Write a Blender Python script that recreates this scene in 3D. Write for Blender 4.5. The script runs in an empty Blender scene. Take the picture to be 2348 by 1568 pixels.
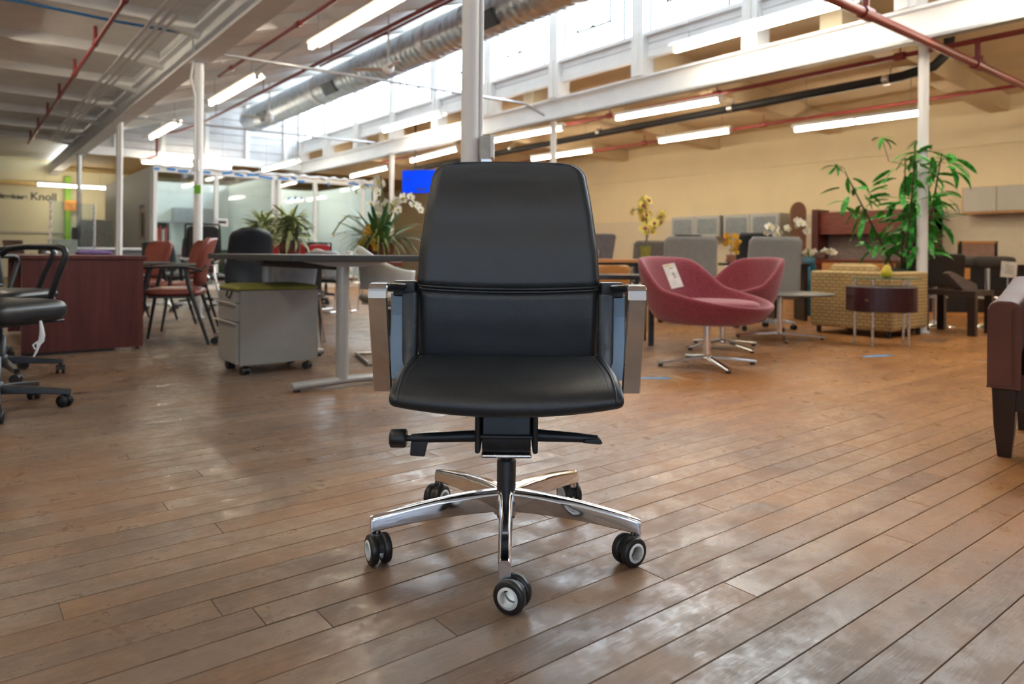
import bpy, math, random
from mathutils import Vector, Matrix, Euler
random.seed(7)
PI = math.pi
# ------------------------------------------------------------------ camera, sky, exposure
# world axes: x runs across the hall (towards the right-hand wall), y runs along the hall, z is up
YAW = math.radians(38.2)          # the camera looks this far to the right of the hall's axis
FPX, YH, HC, ROLL = 1620.0, 583.0, 0.78, math.radians(0.5)
SC = bpy.context.scene
COL = SC.collection
cam = bpy.data.cameras.new('camera')
cam.sensor_width = 36.0
cam.lens = 36.0 * FPX / 2348.0
cam.shift_y = -(784.0 - YH) / 2348.0
cam.clip_start, cam.clip_end = 0.05, 200
cam.dof.use_dof = True
cam.dof.focus_distance = 1.72
cam.dof.aperture_fstop = 3.3
camo = bpy.data.objects.new('camera', cam)
COL.objects.link(camo)
camo.matrix_world = Matrix.Translation((0, 0, HC)) @ Matrix.Rotation(-YAW, 4, 'Z') @ Matrix.Rotation(PI/2, 4, 'X') @ Matrix.Rotation(ROLL, 4, 'Z')
SC.camera = camo
SC.view_settings.view_transform = 'Standard'
SC.view_settings.look = 'None'
SC.view_settings.exposure = 0.5
SC.view_settings.gamma = 1.0
SC.view_settings.use_curve_mapping = False
wd = bpy.data.worlds.new('overcast_sky')
SC.world = wd
wd.use_nodes = True
bgn = wd.node_tree.nodes['Background']
bgn.inputs[0].default_value = (0.76, 0.88, 1.0, 1)
bgn.inputs[1].default_value = 16.0
TUBE_COLOR, TUBE_POWER = (1.0, 0.875, 0.665), 38.0

# ------------------------------------------------------------------ small geometry kit
def cw(X, Y, z=0.0):
    """point given across / ahead of the camera -> hall axes"""
    return Vector((math.cos(YAW)*X + math.sin(YAW)*Y, -math.sin(YAW)*X + math.cos(YAW)*Y, z))
def ray(px, py):
    c, s = math.cos(ROLL), math.sin(ROLL)
    x, y = px - 1174.0, py - YH
    return (c*x + s*y)/FPX, -(-s*x + c*y)/FPX
def at(px, py, Y):
    a, b = ray(px, py)
    return cw(a*Y, Y, HC + b*Y)
def fl(px, py, z=0.0):
    a, b = ray(px, py)
    Y = (z - HC)/b
    return cw(a*Y, Y, z)

class B:
    """collects faces and links them as ONE mesh object"""
    def __init__(s):
        s.v, s.f, s.sm = [], [], []
    def add(s, vs, fs, smooth=False, T=None):
        k = len(s.v)
        s.v += [tuple(T @ Vector(p)) if T is not None else tuple(p) for p in vs]
        s.f += [tuple(i + k for i in f) for f in fs]
        s.sm += [smooth]*len(fs)
        return s
    def box(s, x0, x1, y0, y1, z0, z1, T=None):
        vs = [(x, y, z) for z in (z0, z1) for y in (y0, y1) for x in (x0, x1)]
        return s.add(vs, [(0, 2, 3, 1), (4, 5, 7, 6), (0, 1, 5, 4), (2, 6, 7, 3), (0, 4, 6, 2), (1, 3, 7, 5)], False, T)
    def cbox(s, c, d, rz=0.0, rx=0.0, ry=0.0):
        T = Matrix.Translation(c) @ Euler((rx, ry, rz)).to_matrix().to_4x4()
        return s.box(-d[0]/2, d[0]/2, -d[1]/2, d[1]/2, -d[2]/2, d[2]/2, T)
    def loft(s, rings, caps=True, smooth=True, closed=True):
        n = len(rings[0]); k = len(s.v); vs = [p for r in rings for p in r]; fs = []
        m = n if closed else n - 1
        for i in range(len(rings)-1):
            for j in range(m):
                a, b = i*n + j, i*n + (j+1) % n
                fs.append((a, b, b+n, a+n))
        s.add(vs, fs, smooth)
        if caps:
            s.add(rings[0], [tuple(range(n))[::-1]]); s.add(rings[-1], [tuple(range(n))])
        return s
    def cyl(s, p0, p1, r0, r1=None, n=12, caps=True):
        return s.tube([p0, p1], [r0, r0 if r1 is None else r1], n, caps=caps)
    def tube(s, pts, r, n=8, closed=False, caps=True, flat=None):
        """round (or flat = (half width, half thickness) section) bar along pts"""
        P = [Vector(p) for p in pts]; m = len(P)
        R = r if isinstance(r, (list, tuple)) else [r]*m
        rings = []; up = None
        for i in range(m):
            a = P[(i-1) % m] if (closed or i > 0) else P[i]
            b = P[(i+1) % m] if (closed or i < m-1) else P[i]
            t = (b-a).normalized()
            if up is None:
                up = Vector((0, 0, 1)) if abs(t.z) < 0.9 else Vector((1, 0, 0))
            side = t.cross(up)
            if side.length < 1e-6: side = t.orthogonal()
            side.normalize(); up = side.cross(t).normalized()
            ring = []
            for j in range(n):
                q = 2*PI*j/n
                if flat: cx, cy = flat[0]*math.cos(q), flat[1]*math.sin(q)
                else: cx, cy = R[i]*math.cos(q), R[i]*math.sin(q)
                ring.append(tuple(P[i] + side*cx + up*cy))
            rings.append(ring)
        if closed: rings.append(rings[0])
        return s.loft(rings, caps=caps and not closed)
    def lathe(s, prof, n=20, c=(0, 0, 0), T=None, sx=1, sy=1, caps=True):
        rings = []
        for r, z in prof:
            ring = [Vector((c[0] + sx*r*math.cos(2*PI*j/n), c[1] + sy*r*math.sin(2*PI*j/n), c[2] + z)) for j in range(n)]
            rings.append([tuple(T @ p) if T is not None else tuple(p) for p in ring])
        return s.loft(rings, caps=caps)
    def prism(s, poly, lo, hi, axis='z', T=None):
        n = len(poly)
        mk = {'z': lambda p, h: (p[0], p[1], h), 'y': lambda p, h: (p[0], h, p[1]), 'x': lambda p, h: (h, p[0], p[1])}[axis]
        vs = [mk(p, lo) for p in poly] + [mk(p, hi) for p in poly]
        fs = [tuple(range(n))[::-1], tuple(range(n, 2*n))] + [(i, (i+1) % n, n + (i+1) % n, n + i) for i in range(n)]
        return s.add(vs, fs, False, T)
    def sheet(s, fn, nu, nv, thick, smooth=True, dirv=None):
        """solid sheet: fn(a, b) for a, b in 0..1 gives the front surface; thick may be a function too"""
        P = [[Vector(fn(i/nu, j/nv)) for j in range(nv+1)] for i in range(nu+1)]
        def nrm(i, j):
            a = P[min(i+1, nu)][j] - P[max(i-1, 0)][j]; b = P[i][min(j+1, nv)] - P[i][max(j-1, 0)]
            q = a.cross(b)
            return q.normalized() if q.length > 1e-9 else Vector((0, 0, 1))
        w = nv+1; vs = [tuple(P[i][j]) for i in range(nu+1) for j in range(w)]
        for i in range(nu+1):
            for j in range(w):
                t = thick(i/nu, j/nv) if callable(thick) else thick
                vs.append(tuple(P[i][j] + Vector(dirv)*t if dirv else P[i][j] - nrm(i, j)*t))
        N = (nu+1)*w; fs = []
        for i in range(nu):
            for j in range(nv):
                a = i*w + j
                fs += [(a, a+w, a+w+1, a+1), (N+a, N+a+1, N+a+w+1, N+a+w)]
        for i in range(nu):
            a, b = i*w, i*w + nv
            fs += [(a, N+a, N+a+w, a+w), (b, b+w, N+b+w, N+b)]
        for j in range(nv):
            a, b = j, nu*w + j
            fs += [(a, a+1, N+a+1, N+a), (b, N+b, N+b+1, b+1)]
        return s.add(vs, fs, smooth)
    def build(s, name, m, parent=None, bevel=0, seg=2, sub=0, T=None):
        me = bpy.data.meshes.new(name)
        vs = [tuple(T @ Vector(p)) for p in s.v] if T is not None else s.v
        me.from_pydata(vs, [], s.f)
        me.polygons.foreach_set('use_smooth', s.sm)
        me.update()
        o = bpy.data.objects.new(name, me)
        me.materials.append(m)
        COL.objects.link(o)
        if parent is not None: o.parent = parent
        if bevel:
            q = o.modifiers.new('bevel', 'BEVEL'); q.width = bevel; q.segments = seg; q.limit_method = 'ANGLE'; q.angle_limit = 0.6
            q.harden_normals = False
            me.polygons.foreach_set('use_smooth', [True]*len(me.polygons))
            e = o.modifiers.new('weighted', 'WEIGHTED_NORMAL')
        if sub:
            q = o.modifiers.new('sub', 'SUBSURF'); q.levels = sub; q.render_levels = sub
        return o

def rrect(w, d, r, n=5):
    """rounded rectangle outline, counter-clockwise, centred"""
    r = min(r, w/2 - 1e-4, d/2 - 1e-4); out = []
    for cx, cy, a0 in ((w/2-r, d/2-r, 0), (-w/2+r, d/2-r, PI/2), (-w/2+r, -d/2+r, PI), (w/2-r, -d/2+r, 1.5*PI)):
        for i in range(n+1):
            q = a0 + PI/2*i/n
            out.append((cx + r*math.cos(q), cy + r*math.sin(q)))
    return out
def cushion(b, w, d, z0, z1, r=0.04, crown=0.012, T=None, n=5):
    """upholstered block with rolled edges and a crowned top"""
    h = z1 - z0; rr = min(0.45*h, 0.03); rings = []
    prof = [(rr, 0), (rr*0.35, rr*0.3), (0, rr), (0, h-rr), (rr*0.35, h-rr*0.3), (rr, h), (0.12*min(w, d)+rr, h+crown*0.8), (0.3*min(w, d), h+crown), (0.47*min(w, d), h+crown)]
    for ins, z in prof:
        rings.append([(p[0], p[1], z0+z) for p in rrect(max(w-2*ins, 0.004), max(d-2*ins, 0.004), max(r-ins*0.3, 0.003), n)])
    if T is not None: rings = [[tuple(T @ Vector(p)) for p in q] for q in rings]
    return b.loft(rings)

def tag(o, label=None, cat=None, group=None, kind=None):
    if label: o['label'] = label
    if cat: o['category'] = cat
    if group: o['group'] = group
    if kind: o['kind'] = kind
    return o
def thing(name, label, cat, loc=(0, 0, 0), rz=0.0, group=None, kind=None):
    o = bpy.data.objects.new(name, None)
    o.empty_display_size = 0.1
    COL.objects.link(o)
    o.location = loc; o.rotation_euler = (0, 0, rz)
    return tag(o, label, cat, group, kind)
def copy_tree(o, parent=None):
    c = o.copy(); COL.objects.link(c)
    if parent is not None: c.parent = parent
    for ch in list(KIDS.get(o.name, o.children)): copy_tree(ch, c)
    return c
KIDS = {}
def dup(root, loc, rz, label, group=None):
    r = copy_tree(root)
    r.location = loc; r.rotation_euler = (0, 0, rz); r['label'] = label
    if group: r['group'] = group
    return r

# ------------------------------------------------------------------ procedural materials
MATS = {}
def M(name, col=(0.5, 0.5, 0.5), rough=0.5, metal=0.0, var=0.12, scale=18.0, bump=0.0, bscale=200.0, coat=0.0, col2=None, stretch=None, spec=0.5, sheen=0.0, emit=None, alpha=None, rvar=0.08):
    if name in MATS: return MATS[name]
    m = bpy.data.materials.new(name); m.use_nodes = True
    nt = m.node_tree; N, L = nt.nodes, nt.links
    bs = N['Principled BSDF']
    tc = N.new('ShaderNodeTexCoord'); mp = N.new('ShaderNodeMapping')
    L.new(tc.outputs['Object'], mp.inputs[0])
    if stretch: mp.inputs['Scale'].default_value = stretch
    nz = N.new('ShaderNodeTexNoise'); nz.inputs['Scale'].default_value = scale; nz.inputs['Detail'].default_value = 4
    L.new(mp.outputs[0], nz.inputs['Vector'])
    rp = N.new('ShaderNodeValToRGB')
    a = [c*(1-var) for c in col]; b = [min(1, c*(1+var)) for c in (col2 or col)]
    rp.color_ramp.elements[0].position = 0.35; rp.color_ramp.elements[0].color = (*a, 1)
    rp.color_ramp.elements[1].position = 0.65; rp.color_ramp.elements[1].color = (*b, 1)
    L.new(nz.outputs['Fac'], rp.inputs[0]); L.new(rp.outputs[0], bs.inputs['Base Color'])
    bs.inputs['Metallic'].default_value = metal
    bs.inputs['Specular IOR Level'].default_value = spec
    mr = N.new('ShaderNodeMapRange'); mr.inputs[3].default_value = max(0.02, rough-rvar); mr.inputs[4].default_value = min(1, rough+rvar)
    L.new(nz.outputs['Fac'], mr.inputs[0]); L.new(mr.outputs[0], bs.inputs['Roughness'])
    if coat: bs.inputs['Coat Weight'].default_value = coat; bs.inputs['Coat Roughness'].default_value = 0.12
    if sheen: bs.inputs['Sheen Weight'].default_value = sheen; bs.inputs['Sheen Roughness'].default_value = 0.5
    if bump:
        n2 = N.new('ShaderNodeTexNoise'); n2.inputs['Scale'].default_value = bscale; n2.inputs['Detail'].default_value = 3
        L.new(tc.outputs['Object'], n2.inputs['Vector'])
        bp = N.new('ShaderNodeBump'); bp.inputs['Strength'].default_value = bump; bp.inputs['Distance'].default_value = 0.002
        L.new(n2.outputs['Fac'], bp.inputs['Height']); L.new(bp.outputs[0], bs.inputs['Normal'])
    if emit:
        bs.inputs['Emission Color'].default_value = (*emit[0], 1); bs.inputs['Emission Strength'].default_value = emit[1]
    MATS[name] = m
    return m
def glass(name, tint=(0.9, 0.96, 0.96), refl=0.09, rough=0.03):
    if name in MATS: return MATS[name]
    m = bpy.data.materials.new(name); m.use_nodes = True
    nt = m.node_tree; N, L = nt.nodes, nt.links
    N.remove(N['Principled BSDF'])
    tr = N.new('ShaderNodeBsdfTransparent'); tr.inputs[0].default_value = (*tint, 1)
    gl = N.new('ShaderNodeBsdfGlossy'); gl.inputs['Roughness'].default_value = rough
    fc = N.new('ShaderNodeLayerWeight'); fc.inputs['Blend'].default_value = 0.5
    lw = N.new('ShaderNodeMath'); lw.operation = 'POWER'; L.new(fc.outputs['Facing'], lw.inputs[0]); lw.inputs[1].default_value = 5.0
    nz = N.new('ShaderNodeTexNoise'); nz.inputs['Scale'].default_value = 3
    ad = N.new('ShaderNodeMath'); ad.operation = 'MULTIPLY_ADD'
    L.new(nz.outputs['Fac'], ad.inputs[0]); ad.inputs[1].default_value = refl; L.new(lw.outputs[0], ad.inputs[2])
    mx = N.new('ShaderNodeMixShader')
    L.new(ad.outputs[0], mx.inputs[0]); L.new(tr.outputs[0], mx.inputs[1]); L.new(gl.outputs[0], mx.inputs[2])
    L.new(mx.outputs[0], N['Material Output'].inputs['Surface'])
    MATS[name] = m
    return m
def wood(name, c0, c1, rough=0.35, grain=(1, 14, 14), scale=2.5, coat=0.0):
    """straight-grained wood; grain = stretch of the noise, small along the grain"""
    if name in MATS: return MATS[name]
    m = bpy.data.materials.new(name); m.use_nodes = True
    nt = m.node_tree; N, L = nt.nodes, nt.links
    bs = N['Principled BSDF']
    tc = N.new('ShaderNodeTexCoord'); mp = N.new('ShaderNodeMapping'); mp.inputs['Scale'].default_value = grain
    L.new(tc.outputs['Object'], mp.inputs[0])
    nz = N.new('ShaderNodeTexNoise'); nz.inputs['Scale'].default_value = scale; nz.inputs['Detail'].default_value = 7; nz.inputs['Roughness'].default_value = 0.6
    L.new(mp.outputs[0], nz.inputs['Vector'])
    rp = N.new('ShaderNodeValToRGB')
    rp.color_ramp.elements[0].position = 0.32; rp.color_ramp.elements[0].color = (*c0, 1)
    rp.color_ramp.elements[1].position = 0.68; rp.color_ramp.elements[1].color = (*c1, 1)
    L.new(nz.outputs['Fac'], rp.inputs[0]); L.new(rp.outputs[0], bs.inputs['Base Color'])
    bs.inputs['Roughness'].default_value = rough
    if coat: bs.inputs['Coat Weight'].default_value = coat; bs.inputs['Coat Roughness'].default_value = 0.15
    MATS[name] = m
    return m

def floor_material():
    m = bpy.data.materials.new('worn_floorboards'); m.use_nodes = True
    nt = m.node_tree; N, L = nt.nodes, nt.links
    bs = N['Principled BSDF']
    def node(t, **k):
        n = N.new(t)
        for a, v in k.items(): setattr(n, a, v)
        return n
    def noise(vec, scale, detail=5, rough=0.55):
        n = node('ShaderNodeTexNoise'); n.inputs['Scale'].default_value = scale; n.inputs['Detail'].default_value = detail; n.inputs['Roughness'].default_value = rough
        L.new(vec, n.inputs['Vector']); return n.outputs['Fac']
    def ramp(f, stops):
        r = node('ShaderNodeValToRGB'); e = r.color_ramp.elements
        while len(e) < len(stops): e.new(0.5)
        for q, (p, c) in zip(e, stops):
            q.position = p; q.color = (*c, 1) if len(c) == 3 else c
        L.new(f, r.inputs[0]); return r.outputs[0]
    def mix(f, a, b, mode='MIX'):
        n = node('ShaderNodeMix', data_type='RGBA', blend_type=mode)
        if isinstance(f, float): n.inputs[0].default_value = f
        else: L.new(f, n.inputs[0])
        for i, q in ((6, a), (7, b)):
            if isinstance(q, tuple): n.inputs[i].default_value = (*q, 1)
            else: L.new(q, n.inputs[i])
        return n.outputs[2]
    def math_(op, a, b):
        n = node('ShaderNodeMath', operation=op)
        for i, q in ((0, a), (1, b)):
            if isinstance(q, (int, float)): n.inputs[i].default_value = q
            else: L.new(q, n.inputs[i])
        return n.outputs[0]
    g = node('ShaderNodeNewGeometry').outputs['Position']
    at_ = node('ShaderNodeAttribute', attribute_name='rnd').outputs['Fac']
    sh = node('ShaderNodeVectorMath', operation='MULTIPLY_ADD'); L.new(g, sh.inputs[0]); sh.inputs[1].default_value = (1, 1, 0)
    cb = node('ShaderNodeCombineXYZ'); L.new(math_('MULTIPLY', at_, 37.0), cb.inputs[2]); L.new(cb.outputs[0], sh.inputs[2])
    shv = sh.outputs[0]                                  # position shifted per board
    mp = node('ShaderNodeMapping'); mp.inputs['Scale'].default_value = (1.6, 16, 1); L.new(shv, mp.inputs[0])
    grain = noise(mp.outputs[0], 3.0, 8, 0.62)
    mp2 = node('ShaderNodeMapping'); mp2.inputs['Scale'].default_value = (2.2, 40, 1); L.new(shv, mp2.inputs[0])
    fine = noise(mp2.outputs[0], 9.0, 4)
    big = noise(g, 0.55, 3)
    patch = noise(shv, 3.2, 6, 0.68)
    base = ramp(at_, [(0.0, (0.100, 0.082, 0.071)), (0.25, (0.155, 0.127, 0.107)), (0.45, (0.115, 0.090, 0.075)), (0.7, (0.178, 0.146, 0.121)), (0.85, (0.145, 0.110, 0.087)), (1.0, (0.110, 0.092, 0.081))])
    # bare orange wood where the finish has worn off
    worn = ramp(math_('ADD', math_('MULTIPLY', big, 0.85), math_('MULTIPLY', patch, 0.55)), [(0.60, (0, 0, 0)), (0.90, (1, 1, 1))])
    sx = node('ShaderNodeSeparateXYZ'); L.new(g, sx.inputs[0])
    wob = math_('MULTIPLY', math_('SUBTRACT', big, 0.5), 3.0)
    def span(v, lo, hi, o0=0.0, o1=1.0):
        n = node('ShaderNodeMapRange'); n.inputs[1].default_value = lo; n.inputs[2].default_value = hi; n.inputs[3].default_value = o0; n.inputs[4].default_value = o1
        L.new(v, n.inputs[0]); return n.outputs[0]
    vx, uy = math_('ADD', sx.outputs[0], wob), math_('ADD', sx.outputs[1], wob)
    # orange painted in on the right: partly worn finish, partly warm lamp light
    zone_f = math_('ADD', 0.08, math_('MULTIPLY', 0.92, math_('MAXIMUM', math_('MULTIPLY', span(vx, 0.9, 2.8), span(uy, 4.8, 2.6)), span(vx, 3.6, 6.5))))
    tone = mix(math_('MULTIPLY', zone_f, 0.80), base, mix(at_, (0.27, 0.098, 0.024), (0.42, 0.18, 0.046)))
    col = mix(math_('MULTIPLY', math_('MULTIPLY', worn, math_('ADD', 0.35, math_('MULTIPLY', zone_f, 0.45))), 0.9), tone, (0.44, 0.19, 0.055))
    col = mix(ramp(grain, [(0.25, (0.22, 0.22, 0.22)), (0.6, (0, 0, 0))]), col, (0.055, 0.035, 0.024))
    col = mix(math_('MULTIPLY', ramp(fine, [(0.5, (0, 0, 0)), (0.72, (1, 1, 1))]), 0.25), col, (0.30, 0.20, 0.13))
    # dark grey-blue stains and small knots
    stain = ramp(noise(g, 1.15, 4, 0.55), [(0.655, (0, 0, 0)), (0.70, (1, 1, 1))])
    col = mix(math_('MULTIPLY', stain, 0.45), col, (0.075, 0.068, 0.066))
    vo = node('ShaderNodeTexVoronoi'); vo.inputs['Scale'].default_value = 2.6; L.new(g, vo.inputs['Vector'])
    knots = ramp(vo.outputs['Distance'], [(0.012, (1, 1, 1)), (0.030, (0, 0, 0))])
    col = mix(math_('MULTIPLY', knots, 0.75), col, (0.02, 0.015, 0.012))
    L.new(col, bs.inputs['Base Color'])
    gm = math_('ADD', math_('MULTIPLY', noise(shv, 6.5, 9, 0.76), 0.85), math_('MULTIPLY', fine, 0.22))
    gloss = ramp(gm, [(0.48, (0.46, 0.46, 0.46)), (0.56, (0.36, 0.36, 0.36)), (0.64, (0.25, 0.25, 0.25))])
    L.new(gloss, bs.inputs['Roughness'])
    L.new(ramp(gm, [(0.49, (0.18, 0.18, 0.18)), (0.62, (0.36, 0.36, 0.36))]), bs.inputs['Specular IOR Level'])
    bp = node('ShaderNodeBump'); bp.inputs['Strength'].default_value = 0.15; bp.inputs['Distance'].default_value = 0.0008
    L.new(math_('ADD', math_('MULTIPLY', fine, 0.5), math_('MULTIPLY', patch, 0.8)), bp.inputs['Height']); L.new(bp.outputs[0], bs.inputs['Normal'])
    return m
# ------------------------------------------------------------------ the hall
white = M('white_paint', (0.74, 0.74, 0.75), 0.55, var=0.04, scale=3)
cream = M('cream_wall_paint', (0.70, 0.58, 0.37), 0.6, var=0.03, scale=1.5)
offw = M('old_white_paint', (0.74, 0.73, 0.71), 0.6, var=0.05, scale=4)
tan_c = M('ceiling_shade_tan', (0.62, 0.50, 0.33), 0.7, var=0.07, scale=2)  # the ceiling is white; its warm shade is put into this tan
redp = M('red_pipe_paint', (0.22, 0.022, 0.024), 0.4, var=0.12, scale=10)
steel = M('galvanised_steel', (0.50, 0.54, 0.58), 0.33, metal=0.9, var=0.18, scale=9)
blackp = M('black_pipe_foam', (0.012, 0.013, 0.015), 0.6, var=0.2)
dark = M('black_plastic', (0.012, 0.013, 0.015), 0.42, var=0.25, bump=0.15, bscale=500)
chrome = M('polished_chrome', (0.78, 0.78, 0.79), 0.09, metal=1.0, var=0.03, scale=25, rvar=0.04)
alum = M('brushed_aluminium', (0.62, 0.63, 0.65), 0.28, metal=1.0, var=0.05)
conduit = M('grey_conduit', (0.45, 0.47, 0.50), 0.4, metal=0.6, var=0.06)
X0, X1, XR, YB, YF = 2.245, 7.78, 13.3, -5.0, 25.1     # column lines, right wall, wall behind the camera, far wall
XL = -4.2
YE = 19.6                                              # end wall of the high bay
BAY, Y00 = 1.82, 3.22                                  # post spacing, first column
ZB, ZT = 3.02, 3.34                                    # main beams
def roofz(x): return 3.42 + (x - X0)*(5.36 - 3.42)/(7.95 - X0)

# floor: dark subfloor with boards
fmat = floor_material()
sub = B().box(XL, XR, YB, YF, -0.06, -0.021).build('floor', M('dark_subfloor', (0.045, 0.035, 0.028), 0.9))
tag(sub, 'worn hardwood plank floor running under all the furniture', 'floor', kind='structure')
PW = 0.0925
def plank_mesh(name, boards):
    vs, fs, rn = [], [], []
    for (x0, x1, y0, y1, z, r) in boards:
        k = len(vs); c = 0.0012 if (y1-y0) < PW-0.0012 else 0.0003
        vs += [(x0, y0, z-0.02), (x1, y0, z-0.02), (x1, y1, z-0.02), (x0, y1, z-0.02), (x0, y0, z-c), (x1, y0, z-c), (x1, y1, z-c), (x0, y1, z-c), (x0+c, y0+c, z), (x1-c, y0+c, z), (x1-c, y1-c, z), (x0+c, y1-c, z)]
        q = [(0, 1, 5, 4), (1, 2, 6, 5), (2, 3, 7, 6), (3, 0, 4, 7), (4, 5, 9, 8), (5, 6, 10, 9), (6, 7, 11, 10), (7, 4, 8, 11), (8, 9, 10, 11)]
        fs += [tuple(i+k for i in f) for f in q]; rn += [r]*len(q)
    me = bpy.data.meshes.new(name); me.from_pydata(vs, [], fs)
    a = me.attributes.new('rnd', 'FLOAT', 'FACE'); a.data.foreach_set('value', rn)
    me.materials.append(fmat); me.update()
    o = bpy.data.objects.new(name, me); COL.objects.link(o); o.parent = sub
    return o
allb = []
rr = random.Random(3)
row = YB
while row < YF:
    x = XL - rr.random()*2
    while x < XR:
        ln = rr.uniform(0.7, 2.6)
        g = 0.0016 if rr.random() < 0.65 else 0.0028
        a, b = max(x, XL), min(x+ln, XR)
        if b - a > 0.05:
            allb.append((a+0.0004, b-0.0004, row+g/2, row+PW-g/2, rr.uniform(-0.0005, 0.0), rr.random()))
        x += ln
    row += PW
def board_rank(b):
    cx, cy = (b[0]+b[1])/2, (b[2]+b[3])/2
    best = 1e9
    for t in (0.05, 0.275, 0.5, 0.725, 0.95):
        px, py = b[0] + (b[1]-b[0])*t, cy
        Xc, Yc = math.cos(YAW)*px - math.sin(YAW)*py, math.sin(YAW)*px + math.cos(YAW)*py
        if Yc > 1.2 and abs(Xc) < 0.735*Yc: best = min(best, Yc)
    return best
allb.sort(key=board_rank)
def tighten(b):
    """boards farther off lie closer together"""
    w = PW - (b[3]-b[2]); e = max(0.0, (w-0.0007)/2)
    return (b[0]-0.0003, b[1]+0.0003, b[2]-e, b[3]+e, -0.0001, b[5])
for b in allb[:290]: plank_mesh('plank', [b if board_rank(b) < 3.2 else tighten(b)])
rest = plank_mesh('plank_field', [tighten(b) for b in allb[290:]]); rest['kind'] = 'stuff'

# walls
def struct(name, b, m, label, cat, parent=None, **k):
    o = b.build(name, m, parent, **k)
    if parent is None: tag(o, label, cat, kind='structure')
    return o
wr = struct('wall_right', B().box(XR, XR+0.2, YB, YF, 0, 3.9), cream, 'long cream wall on the right behind the furniture rows', 'wall')
wgray = M('grey_wainscot_paint', (0.60, 0.52, 0.38), 0.6, var=0.03)
B().box(XR-0.012, XR, YB, YF, 0.06, 1.62).build('lower_panel', wgray, wr)
B().box(XR-0.03, XR, YB, YF, 0.0, 0.14).build('baseboard', white, wr)
B().box(XR-0.03, XR-0.005, YB, YF, 2.64, 2.66).build('picture_rail', cream, wr)
wf = struct('wall_far', B().box(XL, XR, YF, YF+0.2, 0, 3.9), M('pale_green_wall', (0.62, 0.58, 0.40), 0.6, var=0.05, scale=1), 'pale wall at the far end carrying black lettering', 'wall')
def holed(name, plane, lo, hi, span, holes, zt, label):
    """wall slab with window openings; plane 'y' = runs along x at y in (lo, hi)"""
    b = B()
    def put_(a0, a1, z0, z1):
        if a1-a0 > 1e-3 and z1-z0 > 1e-3:
            if plane == 'y': b.box(a0, a1, lo, hi, z0, z1)
            else: b.box(lo, hi, a0, a1, z0, z1)
    cur = span[0]
    for (h0, h1, z0, z1) in sorted(holes):
        put_(cur, h0, 0, zt); put_(h0, h1, 0, z0); put_(h0, h1, z1, zt); cur = h1
    put_(cur, span[1], 0, zt)
    return struct(name, b, offw, label, 'wall')
BW = [(-3.7, -2.2, 0.9, 2.6), (-1.8, -0.3, 0.9, 2.6)]  # openings for assumed windows, added to light the office chair
LW = [(-3.9, -2.4, 0.9, 2.6)]
holed('wall_left', 'x', XL-0.2, XL, (YB, YF), LW, 3.9, 'white wall with added windows beyond the left edge of the photo')
holed('wall_back', 'y', YB-0.2, YB, (XL-0.2, XR+0.2), BW, 6.0, 'white wall with added windows behind the camera')
# end wall of the high bay: horizontal siding boards between battens
we = struct('wall_end', B().box(X0, X1+0.2, YE, YE+0.15, 3.12, 5.6), offw, 'white boarded end wall of the high bay above the glass room', 'wall')
xs = [2.5, 3.05, 4.1, 5.15, 6.2, 7.25, 7.7]
for i in range(len(xs)-1):
    z = 3.32
    while z < 5.2:
        if z + 0.2 < roofz(xs[i+1]) + 0.2:
            B().box(xs[i]+0.05, xs[i+1]-0.05, YE-0.03-0.012*((int(z*5)) % 2), YE, z, z+0.185).build('siding_board', M('weathered_siding', (0.50, 0.50, 0.52), 0.6, var=0.06, scale=3), we)
        z += 0.2
for x in xs[1:-1]:
    B().box(x-0.05, x+0.05, YE-0.09, YE, 3.3, roofz(x)).build('batten', offw, we)
B().box(X0, X1, YE-0.08, YE, 3.1, 3.3).build('sill_board', white, we)

# ceilings
cl = struct('ceiling', B().box(XL, X0+0.1, YB, YE, 3.46, 3.56).box(XL, X0+0.1, YE, YF, 3.46, 3.56), offw, 'low white ceiling over the left side of the hall', 'ceiling')
k = 0
jy = Y00 - 4*BAY
while jy < YE+0.2:
    B().box(XL, X0-0.02, jy-0.055, jy+0.055, ZT, 3.46).build('joist', offw, cl)
    # haunch where the joist lands on the beam
    B().prism([(X0-0.02, ZT), (X0-0.6, ZT), (X0-0.02, ZT-0.1)], jy-0.05, jy+0.05, 'y').build('haunch', offw, cl)
    jy += BAY
struct('wall_drop', B().box(X1+0.15, XR, YE+0.12, YE+0.2, 3.1, 3.98), tan_c, 'tan drop wall closing the end of the right aisle ceiling', 'wall')
cb = struct('ceiling_back', B().box(X0, XR, YE+0.15, YF, 3.18, 3.28), M('yellowed_ceiling', (0.50, 0.36, 0.16), 0.7), 'yellowed low ceiling past the end of the high bay', 'ceiling')
sl = B(); x9 = X1+0.2
sl.prism([(X0-0.1, roofz(X0-0.1)), (x9, roofz(x9)), (x9, roofz(x9)+0.1), (X0-0.1, roofz(X0-0.1)+0.1)], YB, YE+0.2, 'y')
cr = struct('ceiling_high', sl, white, 'sloping white ceiling rising to the row of clerestory windows', 'ceiling')
jy = Y00 - 4*BAY
while jy < YE:
    B().prism([(X0, roofz(X0)-0.16), (X1, roofz(X1)-0.16), (X1, roofz(X1)), (X0, roofz(X0))], jy-0.05, jy+0.05, 'y').build('rafter', offw, cr)
    jy += BAY
def rz2(x): return 3.82 - (x - X1)*(3.82-3.42)/(XR-X1)
c3 = struct('ceiling_right', B().prism([(X1+0.1, rz2(X1)), (XR+0.1, rz2(XR)), (XR+0.1, rz2(XR)+0.1), (X1+0.1, rz2(X1)+0.1)], YB, YE+0.2, 'y'), tan_c, 'low white ceiling over the right aisle, shade put into its tan colour', 'ceiling')
jy = Y00 - 4*BAY
i = 0
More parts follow.
